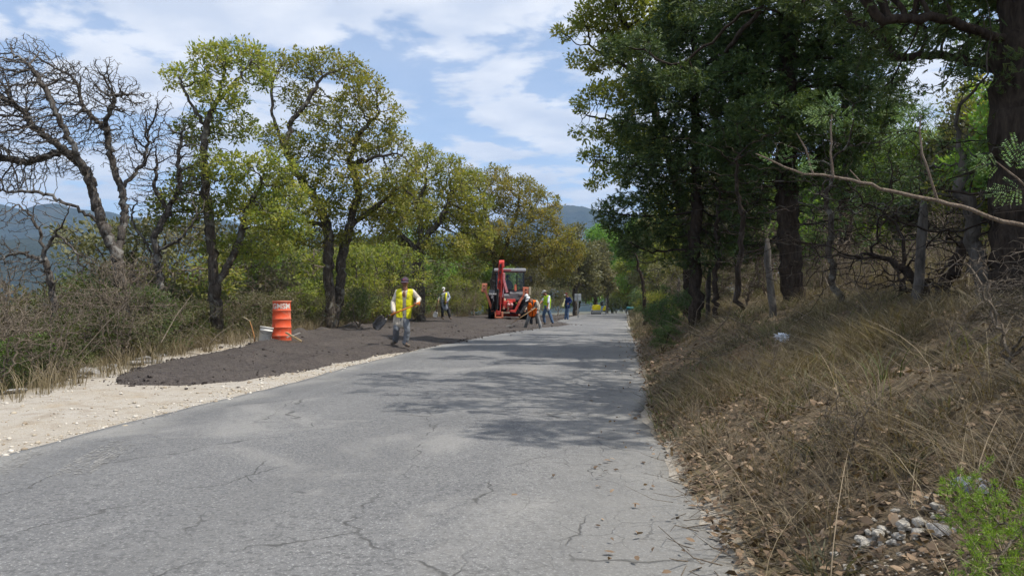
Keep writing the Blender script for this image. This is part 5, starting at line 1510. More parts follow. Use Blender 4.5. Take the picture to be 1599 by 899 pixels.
def person(label, joints, d, root_uv, face, mats, vest=None, cap=None, hem=.12, sleeves=1.0, voxel=.012, grips=None, extra_shirt=None, sole=None, open_neck=False):
    """joints: photo pixel (u, v, nearer/farther offset) for head, neck, shoulders (sa, sb), elbows, wrists, hips, knees, ankles, toes"""
    J = {k: pt(q[0], q[1], d + (q[2] if len(q) > 2 else 0)) for k, q in joints.items()}
    rp = pt(root_uv[0], root_uv[1], d)
    J = {k: q - rp for k, q in J.items()}
    root = empty('person', tuple(rp)); tag(root, label, 'person', 'road workers')
    f = unit(np.asarray(face[0] * RIGHT + face[1] * FWDH + face[2] * ZUP, float))
    chest = .5 * (J['sa'] + J['sb']); pel = .5 * (J['ha'] + J['hb'])
    sx = unit(J['sb'] - J['sa']); ax = unit(chest - pel); fr = unit(np.cross(sx, ax))
    if fr @ (-FWDH * 1.0 + RIGHT * face[0]) < 0: fr = -fr
    hx = unit(np.cross(f, ZUP)); hu = unit(np.cross(hx, f))
    M = Matrix((( hx[0], f[0], hu[0]), (hx[1], f[1], hu[1]), (hx[2], f[2], hu[2])))
    h = J['head']
    neckb = chest + ax * .03
    def torso(g, low=0.0):
        mid = pel * .5 + chest * .5
        hw = np.linalg.norm(J['hb'] - J['ha']) * .5
        sh = np.linalg.norm(J['sb'] - J['sa']) * .5
        pr = [('c', J['sa'] + sx * .03 - ax * .03, J['sb'] - sx * .03 - ax * .03, .075 + g, .075 + g)]
        for s in (-1, 1):
            for q in (-.25, .3):
                pr.append(('c', chest + sx * s * sh * .45 - ax * .1 + fr * .05 * q, mid + sx * s * .085 + fr * .08 * q, .105 + g, .105 + g))
            pr.append(('c', mid + sx * s * .085, pel + sx * s * .075 - ax * low, .11 + g, .115 + g))
        return pr
    body = [('e', h, (.074, .092, .112), M), ('e', h + f * .02 - hu * .045, (.058, .066, .065), M), ('c', h - hu * .06, neckb, .052, .06),
            ('c', h + f * .085 + hu * .005, h + f * .108 - hu * .022, .011, .016), ('c', h + f * .088 - hu * .055 - hx * .02, h + f * .088 - hu * .055 + hx * .02, .012, .012),
            ('e', h + hx * .075, (.012, .022, .032), M), ('e', h - hx * .075, (.012, .022, .032), M)]
    body += torso(-.012)
    for s in 'ab':
        S, E, Wr, Hp, K, A, T = (J[k + s] for k in ('s', 'e', 'w', 'h', 'k', 'a', 't'))
        body += [('c', S, E, .052, .042), ('c', E, Wr, .042, .028)]
        fd = unit(Wr - E) * .6 + unit(J.get('g' + s, Wr + (Wr - E)) - Wr) * .8
        body += hand_prims(Wr, fd, None if grips is None else grips)
        body += [('c', Hp, K, .082, .058), ('c', K, A, .058, .04), ('c', A, A + (T - A) * .5 - ZUP * .03, .034, .028), ('c', A + (T - A) * .5 - ZUP * .03, A + (T - A) * .85 - ZUP * .02, .028, .02)]
    blob('body', body, voxel * .75, SKIN, root, dec=.45, smooth_it=2)
    for s in (-1, 1):
        blob('eye', [('e', h + f * .079 + hx * s * .031 + hu * .012, (.011, .008, .008), M)], .004, EYE, root, dec=1)
    # hair
    blob('hair', [('e', h - f * .018 + hu * .028, (.082, .09, .098), M)], .014, DARKHAIR, root)
    # shirt
    pr = torso(.008, hem)
    for s in 'ab':
        S, E, Wr = (J[k + s] for k in ('s', 'e', 'w'))
        pr += [('c', S, E, .07, .06)]
        if sleeves > .5: pr += [('c', E, E + (Wr - E) * .88, .06, .052)]
    blob('shirt', pr, voxel, mats['shirt'], root, wrinkle=.016, seed=1)
    # trousers
    pr = [('c', J['ha'] + ax * .05, J['hb'] + ax * .05, .11, .11), ('c', pel + ax * .06, pel - ax * .05, .125, .11)]
    for s in 'ab':
        Hp, K, A = (J[k + s] for k in ('h', 'k', 'a'))
        pr += [('c', Hp, K, .098, .077), ('c', K, A + (A - K) * .02, .077, .07)]
    blob('trousers', pr, voxel, mats['trousers'], root, wrinkle=.016, seed=5)
    for s in 'ab':
        A, T = J['a' + s], J['t' + s]
        dn = -ZUP
        heel = A + unit(A - T) * .045 + dn * .035
        blob('shoe', [('c', A, A + dn * .02, .052, .055), ('c', heel, A + (T - A) * .45 + dn * .035, .042, .046), ('c', A + (T - A) * .45 + dn * .03, T + dn * .012, .046, .036)], .011, mats.get('shoe', LEATHER), root)
    if vest is not None:
        pr = torso(.022, hem * .3)
        vo = blob('vest', pr, voxel, vest, root, wrinkle=.012, dec=1.0, seed=9)
        # cut the front open, the armholes, neck and hem
        bm = bmesh.new(); bm.from_mesh(vo.data)
        sh = np.linalg.norm(J['sb'] - J['sa']) * .5
        kill = []
        for fc in bm.faces:
            c = np.array(fc.calc_center_median()); rel = c - chest
            side = abs(rel @ sx); frn = rel @ fr; upv = rel @ ax
            op = .045 + max(0, upv + .2) * .10 if open_neck else .015 + max(0, upv + .1) * .35
            if (frn > .02 and side < op) or side > sh * 1.0 + .025 or (side < .075 and upv > .02) or upv < -np.linalg.norm(chest - pel) - .02: kill.append(fc)
        bmesh.ops.delete(bm, geom=kill, context='FACES')
        bm.to_mesh(vo.data); bm.free()
        md = vo.modifiers.new('thick', 'SOLIDIFY'); md.thickness = .012; md.offset = 1
    if cap is not None:
        cm = cap[0]
        c0 = h + hu * .04 - f * .008
        bm = bmesh.new()
        seg = 20; prev = None; rows = 7
        for k in range(rows):
            t = k / (rows - 1) * math.pi / 2
            r = math.cos(t); z = math.sin(t)
            ring = []
            for j in range(seg):
                a = 2 * math.pi * j / seg
                q = c0 + hx * math.cos(a) * .092 * r + f * math.sin(a) * .108 * r + hu * (.098 * z)
                ring.append(bm.verts.new(q))
            if prev:
                for j in range(seg): bm.faces.new((prev[j], prev[(j + 1) % seg], ring[(j + 1) % seg], ring[j]))
            prev = ring
        bm.faces.new(prev)
        me = bpy.data.meshes.new('cap'); bm.to_mesh(me); bm.free()
        for p_ in me.polygons: p_.use_smooth = True
        co = link('cap', me, cm, root)
        md = co.modifiers.new('t', 'SOLIDIFY'); md.thickness = .006
        # peak
        bm = bmesh.new(); grid = []
        for i in range(5):
            row = []
            for j in range(11):
                a = math.pi * (0.12 + .76 * j / 10); rr_ = 1.0 + .72 * i / 4 * math.sin(a) ** .8
                q = c0 + hx * math.cos(a) * .088 * (1 + .1 * i / 4) + f * math.sin(a) * .105 * rr_ + hu * (.006 - .020 * (i / 4) - .018 * abs(math.cos(a)) ** 2)
                row.append(bm.verts.new(q))
            grid.append(row)
        for i in range(4):
            for j in range(10): bm.faces.new((grid[i][j], grid[i][j + 1], grid[i + 1][j + 1], grid[i + 1][j]))
        me = bpy.data.meshes.new('peak'); bm.to_mesh(me); bm.free()
        po = link('peak', me, cap[2] if len(cap) > 2 else cm, co)
        md = po.modifiers.new('t', 'SOLIDIFY'); md.thickness = .007
    return root, J, dict(chest=chest, pel=pel, fr=fr, sx=sx, ax=ax, f=f, h=h, hx=hx, hu=hu, rp=rp)

def bar(name, pts, rads, mat, parent, sides=8):
    pts = np.array(pts, float); rads = np.array(rads, float)
    V, F = tubes(pts, np.arange(-1, len(pts) - 1), rads, sides=lambda q: sides)
    V = np.vstack([V, pts[0], pts[-1]]); k = len(V)
    caps = np.array([[(j + 1) % sides, j, k - 2] for j in range(sides)] + [[k - 2 - sides + j, k - 2 - sides + (j + 1) % sides, k - 1] for j in range(sides)])
    return link(name, mesh_np(name, V, [F, caps], smooth=True), mat, parent)

STEEL = simple('dark_worn_steel', (.045, .045, .048), .45, .5, .6, var=.4, scale=12, dirt=(.16, .14, .12), dirt_amt=.5)
ORANGEWOOD = simple('orange_handle', (.75, .23, .035), .55, .3, var=.2, scale=10, dirt=(.30, .16, .07), dirt_amt=.4)
WOOD = simple('worn_wood_handle', (.36, .23, .12), .7, .2, var=.3, scale=14)

def shovel_blade(name, tip, neck, nrm, w, mat, parent):
    """a dished blade from neck to tip, facing nrm"""
    tip = np.asarray(tip, float); neck = np.asarray(neck, float)
    ax = unit(tip - neck); L = np.linalg.norm(tip - neck)
    nrm = unit(np.asarray(nrm, float) - ax * (np.asarray(nrm, float) @ ax)); sd = np.cross(ax, nrm)
    bm = bmesh.new(); rows = []
    for i in range(9):
        t = i / 8
        wd = w * (.72 + .28 * min(1, t * 3)) * (1.0 if t < .72 else math.sqrt(max(0.02, 1 - ((t - .72) / .29) ** 2)) * .9 + .1)
        row = []
        for j in range(7):
            q = j / 3 - 1
            row.append(bm.verts.new(neck + ax * L * t + sd * q * wd * .5 + nrm * (.035 * q * q - .02 + .03 * (t - .5) ** 2)))
        rows.append(row)
    for i in range(8):
        for j in range(6): bm.faces.new((rows[i][j], rows[i][j + 1], rows[i + 1][j + 1], rows[i + 1][j]))
    me = bpy.data.meshes.new(name); bm.to_mesh(me); bm.free()
    for p_ in me.polygons: p_.use_smooth = True
    o = link(name, me, mat, parent)
    md = o.modifiers.new('t', 'SOLIDIFY'); md.thickness = .006; md.offset = 0
    return o

# ---- nearest worker: yellow vest, off-white shirt, orange-handled shovel
VESTY = cloth('yellow_vest', (.78, .74, .03), (.30, .27, .05), .35)
VESTO = cloth('orange_vest', (.86, .16, .015), (.40, .10, .03), .3)
VESTG = cloth('lime_vest', (.50, .80, .03), (.25, .35, .05), .25)
OFFWHITE = cloth('soiled_white_shirt', (.66, .60, .50), (.34, .24, .15), .55, 9)
JEANS = cloth('blue_jeans', (.095, .15, .25), (.045, .05, .06), .6)
WORNJEANS = cloth('faded_tarry_jeans', (.20, .215, .235), (.03, .03, .032), .95, 4)
GREYTR = cloth('grey_trousers', (.25, .25, .25), (.12, .11, .10), .4)
DARKTR = cloth('dark_trousers', (.045, .048, .055), (.14, .13, .12), .3)
NAVY = cloth('navy_jacket', (.022, .034, .12), (.03, .03, .05), .3)
GREYSH = cloth('grey_shirt', (.36, .40, .48), (.55, .56, .58), .4)
WHITETEE = cloth('white_tee', (.72, .74, .76), (.4, .38, .36), .2)
DARKSH = cloth('dark_sleeve', (.04, .038, .04))
CAPN = cloth('purple_grey_cap', (.10, .07, .095)); CAPW = cloth('white_cap', (.75, .75, .75), (.4, .4, .4), .2); CAPG = cloth('grey_cap', (.32, .32, .31)); CAPR = cloth('dark_red_cap', (.16, .05, .04))

D1 = 19.4
base1 = pt(628, 540, D1)
D1z = mix_z(base1[0], base1[1])
j1 = dict(head=(632.3, 441.2), sa=(621.3, 456), sb=(643.6, 456), ea=(613.5, 472.5, -.05), eb=(654.5, 466.5, -.08), wa=(614.5, 486.8, -.28), wb=(651.5, 474.5, -.30),
          ga=(617.5, 490, -.33), gb=(646.5, 475.2, -.36), ha=(622, 494.5), hb=(632.5, 494.5), ka=(619.0, 513.5, -.04), kb=(636.2, 514, -.16), aa=(617.3, 531.2, .16), ab=(633.2, 534.6, -.12), ta=(611.5, 535.2, .02), tb=(638.5, 539.0, -.30))
r1, J1, G1 = person('worker in yellow vest, off-white shirt and dark cap walking with an orange shovel', j1, D1, (628, 540), (-.10, -.93, -.18), dict(shirt=OFFWHITE, trousers=WORNJEANS), VESTY, (CAPN, 0), hem=.17, voxel=.010, open_neck=True)
rp = G1['rp']
# bare chest in the open collar, vest piping and cap emblem
blob('chest_skin', [('e', G1['chest'] + G1['fr'] * .118 - G1['ax'] * .045, (.045, .028, .085))], .012, SKIN, r1)
cc = G1['h'] + G1['hu'] * .085 + G1['f'] * .088
bar('emblem', [cc + G1['hx'] * .022 + G1['hu'] * .014, cc + G1['f'] * .012 - G1['hu'] * .012, cc - G1['hx'] * .022 + G1['hu'] * .014], [.006, .006, .006], simple('pink_emblem', (.55, .10, .14), .8), r1, 5)
PIPING = simple('dark_piping', (.05, .045, .03), .9)
for s in (-1, 1):
    q = G1['chest'] + G1['sx'] * s * .125 - G1['ax'] * .13
    bar('piping', [q - G1['sx'] * .055 + G1['fr'] * .150, q + G1['fr'] * .158, q + G1['sx'] * .06 + G1['fr'] * .138], [.006] * 3, PIPING, r1, 5)
sh = empty('shovel', tuple(rp)); tag(sh, 'long shovel with orange handle and black blade held by the nearest worker', 'shovel', 'hand tools')
S0 = pt(606.5, 493.0, D1 - .37) - rp; S1 = pt(655, 473.2, D1 - .36) - rp
bar('handle', [S0, S0 * .5 + S1 * .5, S1], [.019, .018, .017], ORANGEWOOD, sh)
bar('grip', [S1 - ZUP * .05 - UP * .01, S1 + ZUP * .045], [.018, .018], ORANGEWOOD, sh)
bar('grip_fork', [S1 * .8 + S0 * .2, S1 * .9 + S0 * .1 + ZUP * .02, S1 + ZUP * .03], [.018, .02, .014], ORANGEWOOD, sh)
S2 = pt(599.5, 496.3, D1 - .40) - rp
bar('socket', [S0 + (S1 - S0) * .07, S0, S2], [.021, .019, .016], STEEL, sh)
shovel_blade('blade', pt(584.5, 513, D1 - .50) - rp, pt(600.5, 494.8, D1 - .40) - rp, -FWDH * .75 + RIGHT * .45 + ZUP * .25, .24, STEEL, sh)

# ---- worker by the trees, grey shirt and white cap
D2 = 41.0
j2 = dict(head=(692.6, 452.4), sa=(687.6, 457.6), sb=(699.2, 457.6), ea=(684.8, 463.2, -.05), eb=(702.0, 464.6, -.05), wa=(684.6, 468.6, -.2), wb=(697.6, 470.8, -.2), ga=(684.6, 470.5, -.25), gb=(695.5, 472.5, -.25),
          ha=(690.6, 475), hb=(697.2, 475), ka=(691, 485.4, -.06), kb=(700.2, 485, .0), aa=(691, 494.8, .0), ab=(702.4, 494.6, .0), ta=(692.8, 497, -.2), tb=(704.6, 497, -.18))
r2, J2, G2 = person('worker in grey shirt and white cap standing by the trees behind the asphalt mix', j2, D2, (697, 498), (-.35, -.75, -.55), dict(shirt=GREYSH, trousers=DARKTR), None, (CAPW, 0), hem=.2, voxel=.014)
rp = G2['rp']
bar('vest_strap', [G2['chest'] + G2['sx'] * .13 + G2['ax'] * .02 + G2['fr'] * .10, G2['chest'] + G2['sx'] * .09 - G2['ax'] * .2 + G2['fr'] * .14, G2['pel'] + G2['sx'] * .06 + G2['fr'] * .15], [.045, .055, .06], VESTY, r2)
sh = empty('shovel', tuple(rp)); tag(sh, 'shovel with worn handle held upright by the worker in grey shirt', 'shovel', 'hand tools')
a = pt(685.4, 464.5, D2 - .25) - rp; b = pt(681.8, 485.5, D2 - .35) - rp
bar('handle', [a, b], [.02, .02], WOOD, sh); bar('socket', [a * .1 + b * .9, b, pt(681.2, 488, D2 - .36) - rp], [.024, .022, .02], STEEL, sh)
shovel_blade('blade', pt(677.8, 495.2, D2 - .42) - rp, pt(681.4, 487, D2 - .36) - rp, -FWDH * .9 + RIGHT * .3 + ZUP * .2, .22, simple('bright_steel', (.42, .42, .42), .35, .5, .7), sh)

# ---- bending worker in the orange vest with a rake
D3 = 34.0
j3 = dict(head=(825.2, 467.4, -.42), sa=(824.0, 473.2, -.34), sb=(835.2, 471.2, -.22), ea=(818.6, 480.6, -.52), eb=(837.0, 478.6, -.42), wa=(812.2, 490.4, -.62), wb=(831.5, 482.6, -.62), ga=(810.2, 494.8, -.66), gb=(828.5, 484.8, -.66),
          ha=(828.2, 490.2), hb=(838.2, 490.2), ka=(823.4, 502, -.08), kb=(842.0, 503, -.04), aa=(819.8, 511.6, .06), ab=(845.2, 514.4, -.06), ta=(816.2, 513.8, -.08), tb=(847.6, 517, -.22))
r3, J3, G3 = person('worker in orange vest and white cap bending forward with a rake beside the road', j3, D3, (832, 516), (-.62, -.45, -.62), dict(shirt=DARKSH, trousers=GREYTR), VESTO, (CAPW, 0), hem=.05, voxel=.014)
rp = G3['rp']
rk = empty('rake', tuple(rp)); tag(rk, 'wooden-handled asphalt rake pulled by the bending worker in orange', 'rake', 'hand tools')
a = pt(836, 480.6, D3 - .68) - rp; b = pt(797, 506.0, D3 - .75) - rp
bar('handle', [a, a * .5 + b * .5, b], [.02, .02, .018], WOOD, rk)
h0 = pt(790.0, 509.2, D3 - .75) - rp; h1 = pt(798.8, 507.0, D3 - .70) - rp
bm = bmesh.new()
def box_between(bm, a, b, w, h, up=(0, 0, 1)):
    a = Vector(a); b = Vector(b); t = (b - a)
    L = t.length; t.normalize()
    u = Vector(up); s = t.cross(u)
    if s.length < 1e-4: s = t.cross(Vector((1, 0, 0)))
    s.normalize(); u = s.cross(t)
    vs = []
    for e in (a, b):
        for i, j in ((-1, -1), (1, -1), (1, 1), (-1, 1)): vs.append(bm.verts.new(e + s * w * .5 * i + u * h * .5 * j))
    for q in ((3, 2, 1, 0), (4, 5, 6, 7), (0, 1, 5, 4), (1, 2, 6, 5), (2, 3, 7, 6), (3, 0, 4, 7)): bm.faces.new([vs[k] for k in q])
box_between(bm, h0, h1, .025, .05)
me = bpy.data.meshes.new('rake_head'); bm.to_mesh(me); bm.free(); hd = link('rake_head', me, simple('pale_steel', (.40, .38, .34), .5, .4, .5), rk)
for k in range(8):
    q = h0 + (h1 - h0) * (k + .5) / 8
    bar('tine', [q, q - ZUP * .07 - FWDH * .015], [.008, .005], hd.data.materials[0], hd, 5)

# ---- walking man in the lime vest and white tee
D4 = 40.2
j4 = dict(head=(849.8, 457.0), sa=(850.6, 463.6, -.16), sb=(856.4, 463.0, .16), ea=(846.8, 469.6, -.2), eb=(856.2, 471.8, -.22), wa=(843.2, 473.6, -.35), wb=(855.2, 478.8, -.28), ga=(841.6, 474.6, -.4), gb=(854.6, 481.2, -.3),
          ha=(852.8, 480.4, -.1), hb=(855.4, 480.4, .1), ka=(849.0, 491.2, -.06), kb=(859.2, 491.6, .06), aa=(850.0, 502.4, .0), ab=(862.6, 502.6, .05), ta=(845.4, 504.6, -.1), tb=(858.6, 505.4, -.02))
j4['sb'] = (857.2, 463.2, -.12); j4['sa'] = (852.0, 463.4, .22); j4['ea'] = (847.0, 469.4, .1)
r4, J4, G4 = person('man in lime green vest, white tee and jeans walking left at the road edge', j4, D4, (854, 505.5), (-.93, -.25, -.25), dict(shirt=WHITETEE, trousers=JEANS), VESTG, (CAPG, 0), hem=.03, sleeves=.3, voxel=.014)

# ---- man in the navy jacket, hand on hip
D5 = 53.0
j5 = dict(head=(884.4, 460.2), sa=(884.4, 465.2, .2), sb=(889.0, 465.0, -.15), ea=(881.4, 470.4, .1), eb=(892.4, 469.6, -.18), wa=(879.8, 473.6, -.2), wb=(888.2, 473.8, -.26), ga=(879.0, 475, -.25), gb=(886.4, 474.4, -.25),
          ha=(885.4, 477.6, .1), hb=(887.0, 477.6, -.1), ka=(883.6, 487.6, .06), kb=(886.4, 487.8, -.05), aa=(882.6, 497.2, .05), ab=(886.4, 497.8, -.06), ta=(880.0, 499, .0), tb=(883.6, 499.6, -.12))
r5, J5, G5 = person('man in navy jacket and jeans standing with hand on hip beside the road', j5, D5, (885, 500), (-.93, -.2, -.28), dict(shirt=NAVY, trousers=JEANS), None, (CAPR, 0, CAPW), hem=.08, voxel=.016)
rp = G5['rp']
bg = blob('rolled_vest', [('c', np.array(pt(880.4, 472.5, D5 - .35)) - rp, np.array(pt(878.6, 478, D5 - .35)) - rp, .05, .085), ('c', np.array(pt(882, 467, D5 - .33)) - rp, np.array(pt(880.4, 472.5, D5 - .35)) - rp, .035, .05)], .02, cloth('pale_yellow_cloth', (.62, .60, .32)), None, wrinkle=.02)
bg.location = tuple(rp); tag(bg, 'pale yellow folded cloth held by the man in the navy jacket', 'cloth')
# ---- another man half hidden behind the rake worker
D6 = 38.0
j6 = dict(head=(822.5, 463.4, -.3), sa=(826, 470, -.1), sb=(838.0, 470.4, .05), ea=(821.5, 477, -.2), eb=(841.6, 477.5, .0), wa=(820.6, 484, -.3), wb=(840.8, 484, -.05), ga=(820, 486.5, -.3), gb=(840.6, 486.5, -.08),
          ha=(830.5, 486), hb=(837.5, 486), ka=(829.5, 496, -.04), kb=(838.4, 496, .0), aa=(829.4, 505, .04), ab=(839.2, 505, .0), ta=(827.6, 507.4, -.12), tb=(838.4, 507.4, -.14))
person('man in beige shirt and white cap mostly hidden behind the bending worker in orange', j6, D6, (834, 508), (-.55, -.6, -.5), dict(shirt=cloth('beige_shirt', (.50, .45, .36)), trousers=DARKTR), None, (CAPW, 0, DARKSH), hem=.1, voxel=.016)
# ------------------------------------------------------------------ traffic drum, bucket, sticks
def lathe(name, prof, mat, parent, seg=40, smooth=True, loc=None, squash=1.0):
    bm = bmesh.new(); prev = None
    for (r, z) in prof:
        ring = [bm.verts.new((r * math.cos(2 * math.pi * j / seg), r * squash * math.sin(2 * math.pi * j / seg), z)) for j in range(seg)] if r > 1e-4 else [bm.verts.new((0, 0, z))]
        if prev:
            n1, n2 = len(prev), len(ring)
            for j in range(seg):
                a, b = prev[j % n1], prev[(j + 1) % n1]; c, d = ring[(j + 1) % n2], ring[j % n2]
                q = []
                for v in (a, b, c, d):
                    if v not in q: q.append(v)
                if len(q) > 2: bm.faces.new(q)
        prev = ring
    me = bpy.data.meshes.new(name); bm.to_mesh(me); bm.free()
    if smooth:
        for p in me.polygons: p.use_smooth = True
    return link(name, me, mat, parent, loc)

DD = 19.4
p = gpt(440, DD); p[2] = max(p[2], pt(440, 528, DD)[2] - .05)
dr = empty('traffic_drum', (p[0], p[1], gz(p[0], p[1]))); tag(dr, 'orange plastic traffic drum with white marks round its top, beside the white bucket', 'traffic drum')
top = pt(440, 469.5, DD)[2] - dr.location.z
S = top / .92
ORANGE = simple('sun_faded_orange_plastic', (.80, .11, .04), .6, .25, var=.16, scale=6, dirt=(.66, .34, .24), dirt_amt=.75)
k = S
lathe('body', [(0, 0), (.205 * k, 0), (.207 * k, .03 * k), (.205 * k, .155 * k), (.212 * k, .165 * k), (.212 * k, .18 * k), (.203 * k, .19 * k), (.200 * k, .335 * k), (.208 * k, .345 * k), (.208 * k, .36 * k), (.197 * k, .37 * k),
               (.195 * k, .515 * k), (.203 * k, .525 * k), (.203 * k, .54 * k), (.192 * k, .55 * k), (.190 * k, .695 * k), (.198 * k, .705 * k), (.198 * k, .72 * k), (.188 * k, .73 * k), (.187 * k, .885 * k), (.196 * k, .895 * k), (.196 * k, .92 * k), (.16 * k, .92 * k), (.155 * k, .90 * k), (0, .90 * k)], ORANGE, dr, 48)
RIM = simple('pale_scuffed_rib', (.84, .27, .16), .6, .2, var=.15)
for z, r in ((.172, .2135), (.352, .2095), (.532, .2045), (.712, .1995)):
    lathe('rib', [((r - .004) * k, (z - .007) * k), (r * k, (z - .003) * k), (r * k, (z + .003) * k), ((r - .004) * k, (z + .007) * k)], RIM, dr, 48)
# white painted characters wrapped round the upper band
WHITEP = simple('white_stencil_paint', (.74, .70, .62), .7, .2, var=.15, scale=14, dirt=(.75, .2, .1), dirt_amt=.8)
def wrapped_text(txt, size, radius, z, ang0, parent, mat):
    cu = bpy.data.curves.new('letters', 'FONT'); cu.body = txt; cu.size = size; cu.align_x = 'CENTER'; cu.offset = .006
    to = bpy.data.objects.new('letters', cu); COL.objects.link(to)
    dg = bpy.context.evaluated_depsgraph_get()
    me = bpy.data.meshes.new_from_object(to.evaluated_get(dg))
    bpy.data.objects.remove(to); bpy.data.curves.remove(cu)
    bm = bmesh.new(); bm.from_mesh(me)
    bmesh.ops.subdivide_edges(bm, edges=[e for e in bm.edges if e.calc_length() > .02], cuts=2)
    for v in bm.verts:
        a = ang0 + v.co.x / radius
        v.co = (radius * math.cos(a), radius * math.sin(a), z + v.co.y)
    bm.to_mesh(me); bm.free()
    me.name = 'letters'; me.materials.clear()
    return link('letters', me, mat, parent)
wrapped_text('J.GMSM', .155 * k, .1915 * k, .752 * k, -math.pi / 2 + TH + .02, dr, WHITEP)
lathe('rim_band', [(.1965 * k, .897 * k), (.1985 * k, .902 * k), (.1985 * k, .917 * k), (.1965 * k, .922 * k)], RIM, dr, 48)

p = gpt(412.5, 18.7)
bk = empty('bucket', (p[0], p[1], p[2] + .03), .4); tag(bk, 'dirty white plastic bucket leaning beside the orange drum', 'bucket')
bk.rotation_euler = (R(-4), R(9), .4)
BW = simple('dirty_white_plastic', (.70, .68, .62), .55, .3, var=.1, scale=9, dirt=(.30, .24, .17), dirt_amt=.6)
lathe('pail', [(0, .0), (.128, .0), (.132, .01), (.146, .30), (.156, .302), (.156, .318), (.147, .32), (.150, .37), (.158, .372), (.158, .40), (.146, .40), (.140, .30), (.126, .02), (0, .02)], BW, bk, 36)
pts = [(.16 * math.cos(a), .10 * math.sin(a) * .2 - .02, .37 - .14 * math.sin(a)) for a in np.linspace(0, math.pi, 13)]
bar('handle', [(q[0], -.155 * math.sin(a) , q[2]) for q, a in zip(pts, np.linspace(0, math.pi, 13))], [.004] * 13, STEEL, bk, 6)
BOARD = simple('raw_wood', (.55, .40, .22), .8, .15, var=.25, scale=6)
def stick(name, label, cat, a, b, w, h, mat):
    a = np.asarray(a); b = np.asarray(b)
    bm = bmesh.new(); n = 6
    rg = np.random.default_rng(int(abs(a[0] * 1000)) % 999)
    for i in range(1): pass
    pts = [a + (b - a) * t + rg.normal(0, .004, 3) for t in np.linspace(0, 1, n)]
    for q0, q1 in zip(pts[:-1], pts[1:]): box_between(bm, Vector(q0 - a), Vector(q1 - a), w, h)
    bmesh.ops.remove_doubles(bm, verts=bm.verts, dist=.003)
    bmesh.ops.bevel(bm, geom=[e for e in bm.edges], offset=min(w, h) * .12, segments=1, affect='EDGES')
    me = bpy.data.meshes.new(name); bm.to_mesh(me); bm.free()
    o = link(name, me, mat, None, tuple(a)); tag(o, label, cat)
def lowest(u, v, d): 
    q = pt(u, v, d); q[2] = max(q[2], gz(q[0], q[1]) + .015); return q
stick('wooden_stake', 'yellow wooden board leaning against the foot of the orange drum', 'wooden board', lowest(471, 533, 18.9), lowest(446, 519, 19.0), .03, .045, BOARD)
stick('broken_stake', 'grey split stick lying right of the orange drum', 'stick', lowest(469, 519.5, 19.4), lowest(447, 527, 19.1), .02, .02, simple('grey_wood', (.34, .32, .29), .85, .1))
bar_root = empty('bent_cane', tuple(gpt(398.5, 18.8))); tag(bar_root, 'thin orange-brown bent cane standing left of the white bucket', 'cane')
rp = np.array(bar_root.location)
bar('stem', [(0, 0, -.05)] + [pt(u, v, 18.8) - rp for u, v in ((397, 525), (393, 510), (390, 501))], [.014, .013, .012, .011], simple('orange_cane', (.52, .26, .11), .8, .1), bar_root, 6)
bar('side_shoot', [pt(390, 501, 18.8) - rp, pt(384, 497, 18.8) - rp, pt(377, 494, 18.8) - rp], [.010, .008, .006], simple('pale_cane', (.45, .37, .26), .8, .1), bar_root, 6)

# ------------------------------------------------------------------ backhoe loader, seen from behind
def mesh_parts(fn):
    bm = bmesh.new(); fn(bm)
    bmesh.ops.recalc_face_normals(bm, faces=bm.faces)
    return bm
def part(name, fn, mat, parent, bevel=.012, smooth=False):
    bm = mesh_parts(fn)
    if bevel: bmesh.ops.bevel(bm, geom=list(bm.edges), offset=bevel, segments=1, affect='EDGES', clamp_overlap=True)
    me = bpy.data.meshes.new(name); bm.to_mesh(me); bm.free()
    if smooth:
        for p_ in me.polygons: p_.use_smooth = True
    return link(name, me, mat, parent)
def bx(bm, x0, x1, y0, y1, z0, z1):
    vs = [bm.verts.new((x, y, z)) for z in (z0, z1) for (x, y) in ((x0, y0), (x1, y0), (x1, y1), (x0, y1))]
    for q in ((3, 2, 1, 0), (4, 5, 6, 7), (0, 1, 5, 4), (1, 2, 6, 5), (2, 3, 7, 6), (3, 0, 4, 7)): bm.faces.new([vs[k] for k in q])
def prism(bm, poly, x0, x1, axis='x'):
    a = [bm.verts.new((x0, q[0], q[1]) if axis == 'x' else (q[0], x0, q[1])) for q in poly]
    b = [bm.verts.new((x1, q[0], q[1]) if axis == 'x' else (q[0], x1, q[1])) for q in poly]
    n = len(poly)
    bm.faces.new(a); bm.faces.new(b[::-1])
    for i in range(n): bm.faces.new((a[i], a[(i + 1) % n], b[(i + 1) % n], b[i]))

RED = simple('faded_red_paint', (.58, .06, .048), .55, .3, var=.25, scale=4, dirt=(.46, .22, .17), dirt_amt=.65)
SALMON = simple('sunburnt_orange_paint', (.72, .22, .12), .6, .3, var=.2, scale=4, dirt=(.55, .38, .28), dirt_amt=.5)
BLACKM = simple('black_greasy_metal', (.02, .02, .021), .6, .4, var=.4, scale=6, dirt=(.09, .08, .07), dirt_amt=.4)
GREYM = simple('grey_cab_paint', (.16, .165, .175), .55, .3, var=.25, scale=4, dirt=(.30, .28, .26), dirt_amt=.3)
ROOFM = simple('dusty_roof', (.24, .24, .25), .6, .3, var=.2, scale=3)
RUBBER = simple('tyre_rubber', (.018, .018, .019), .85, .2, var=.3, scale=10, dirt=(.12, .10, .085), dirt_amt=.5)
CREAM = simple('cream_wheel_paint', (.52, .44, .30), .6, .3, var=.2)
CHROME = simple('bright_rod', (.62, .62, .63), .25, .5, .9, var=.1)
SEATM = simple('grey_seat_vinyl', (.14, .145, .15), .6, .3, var=.2)
m, nt, out = newmat('cab_glass')
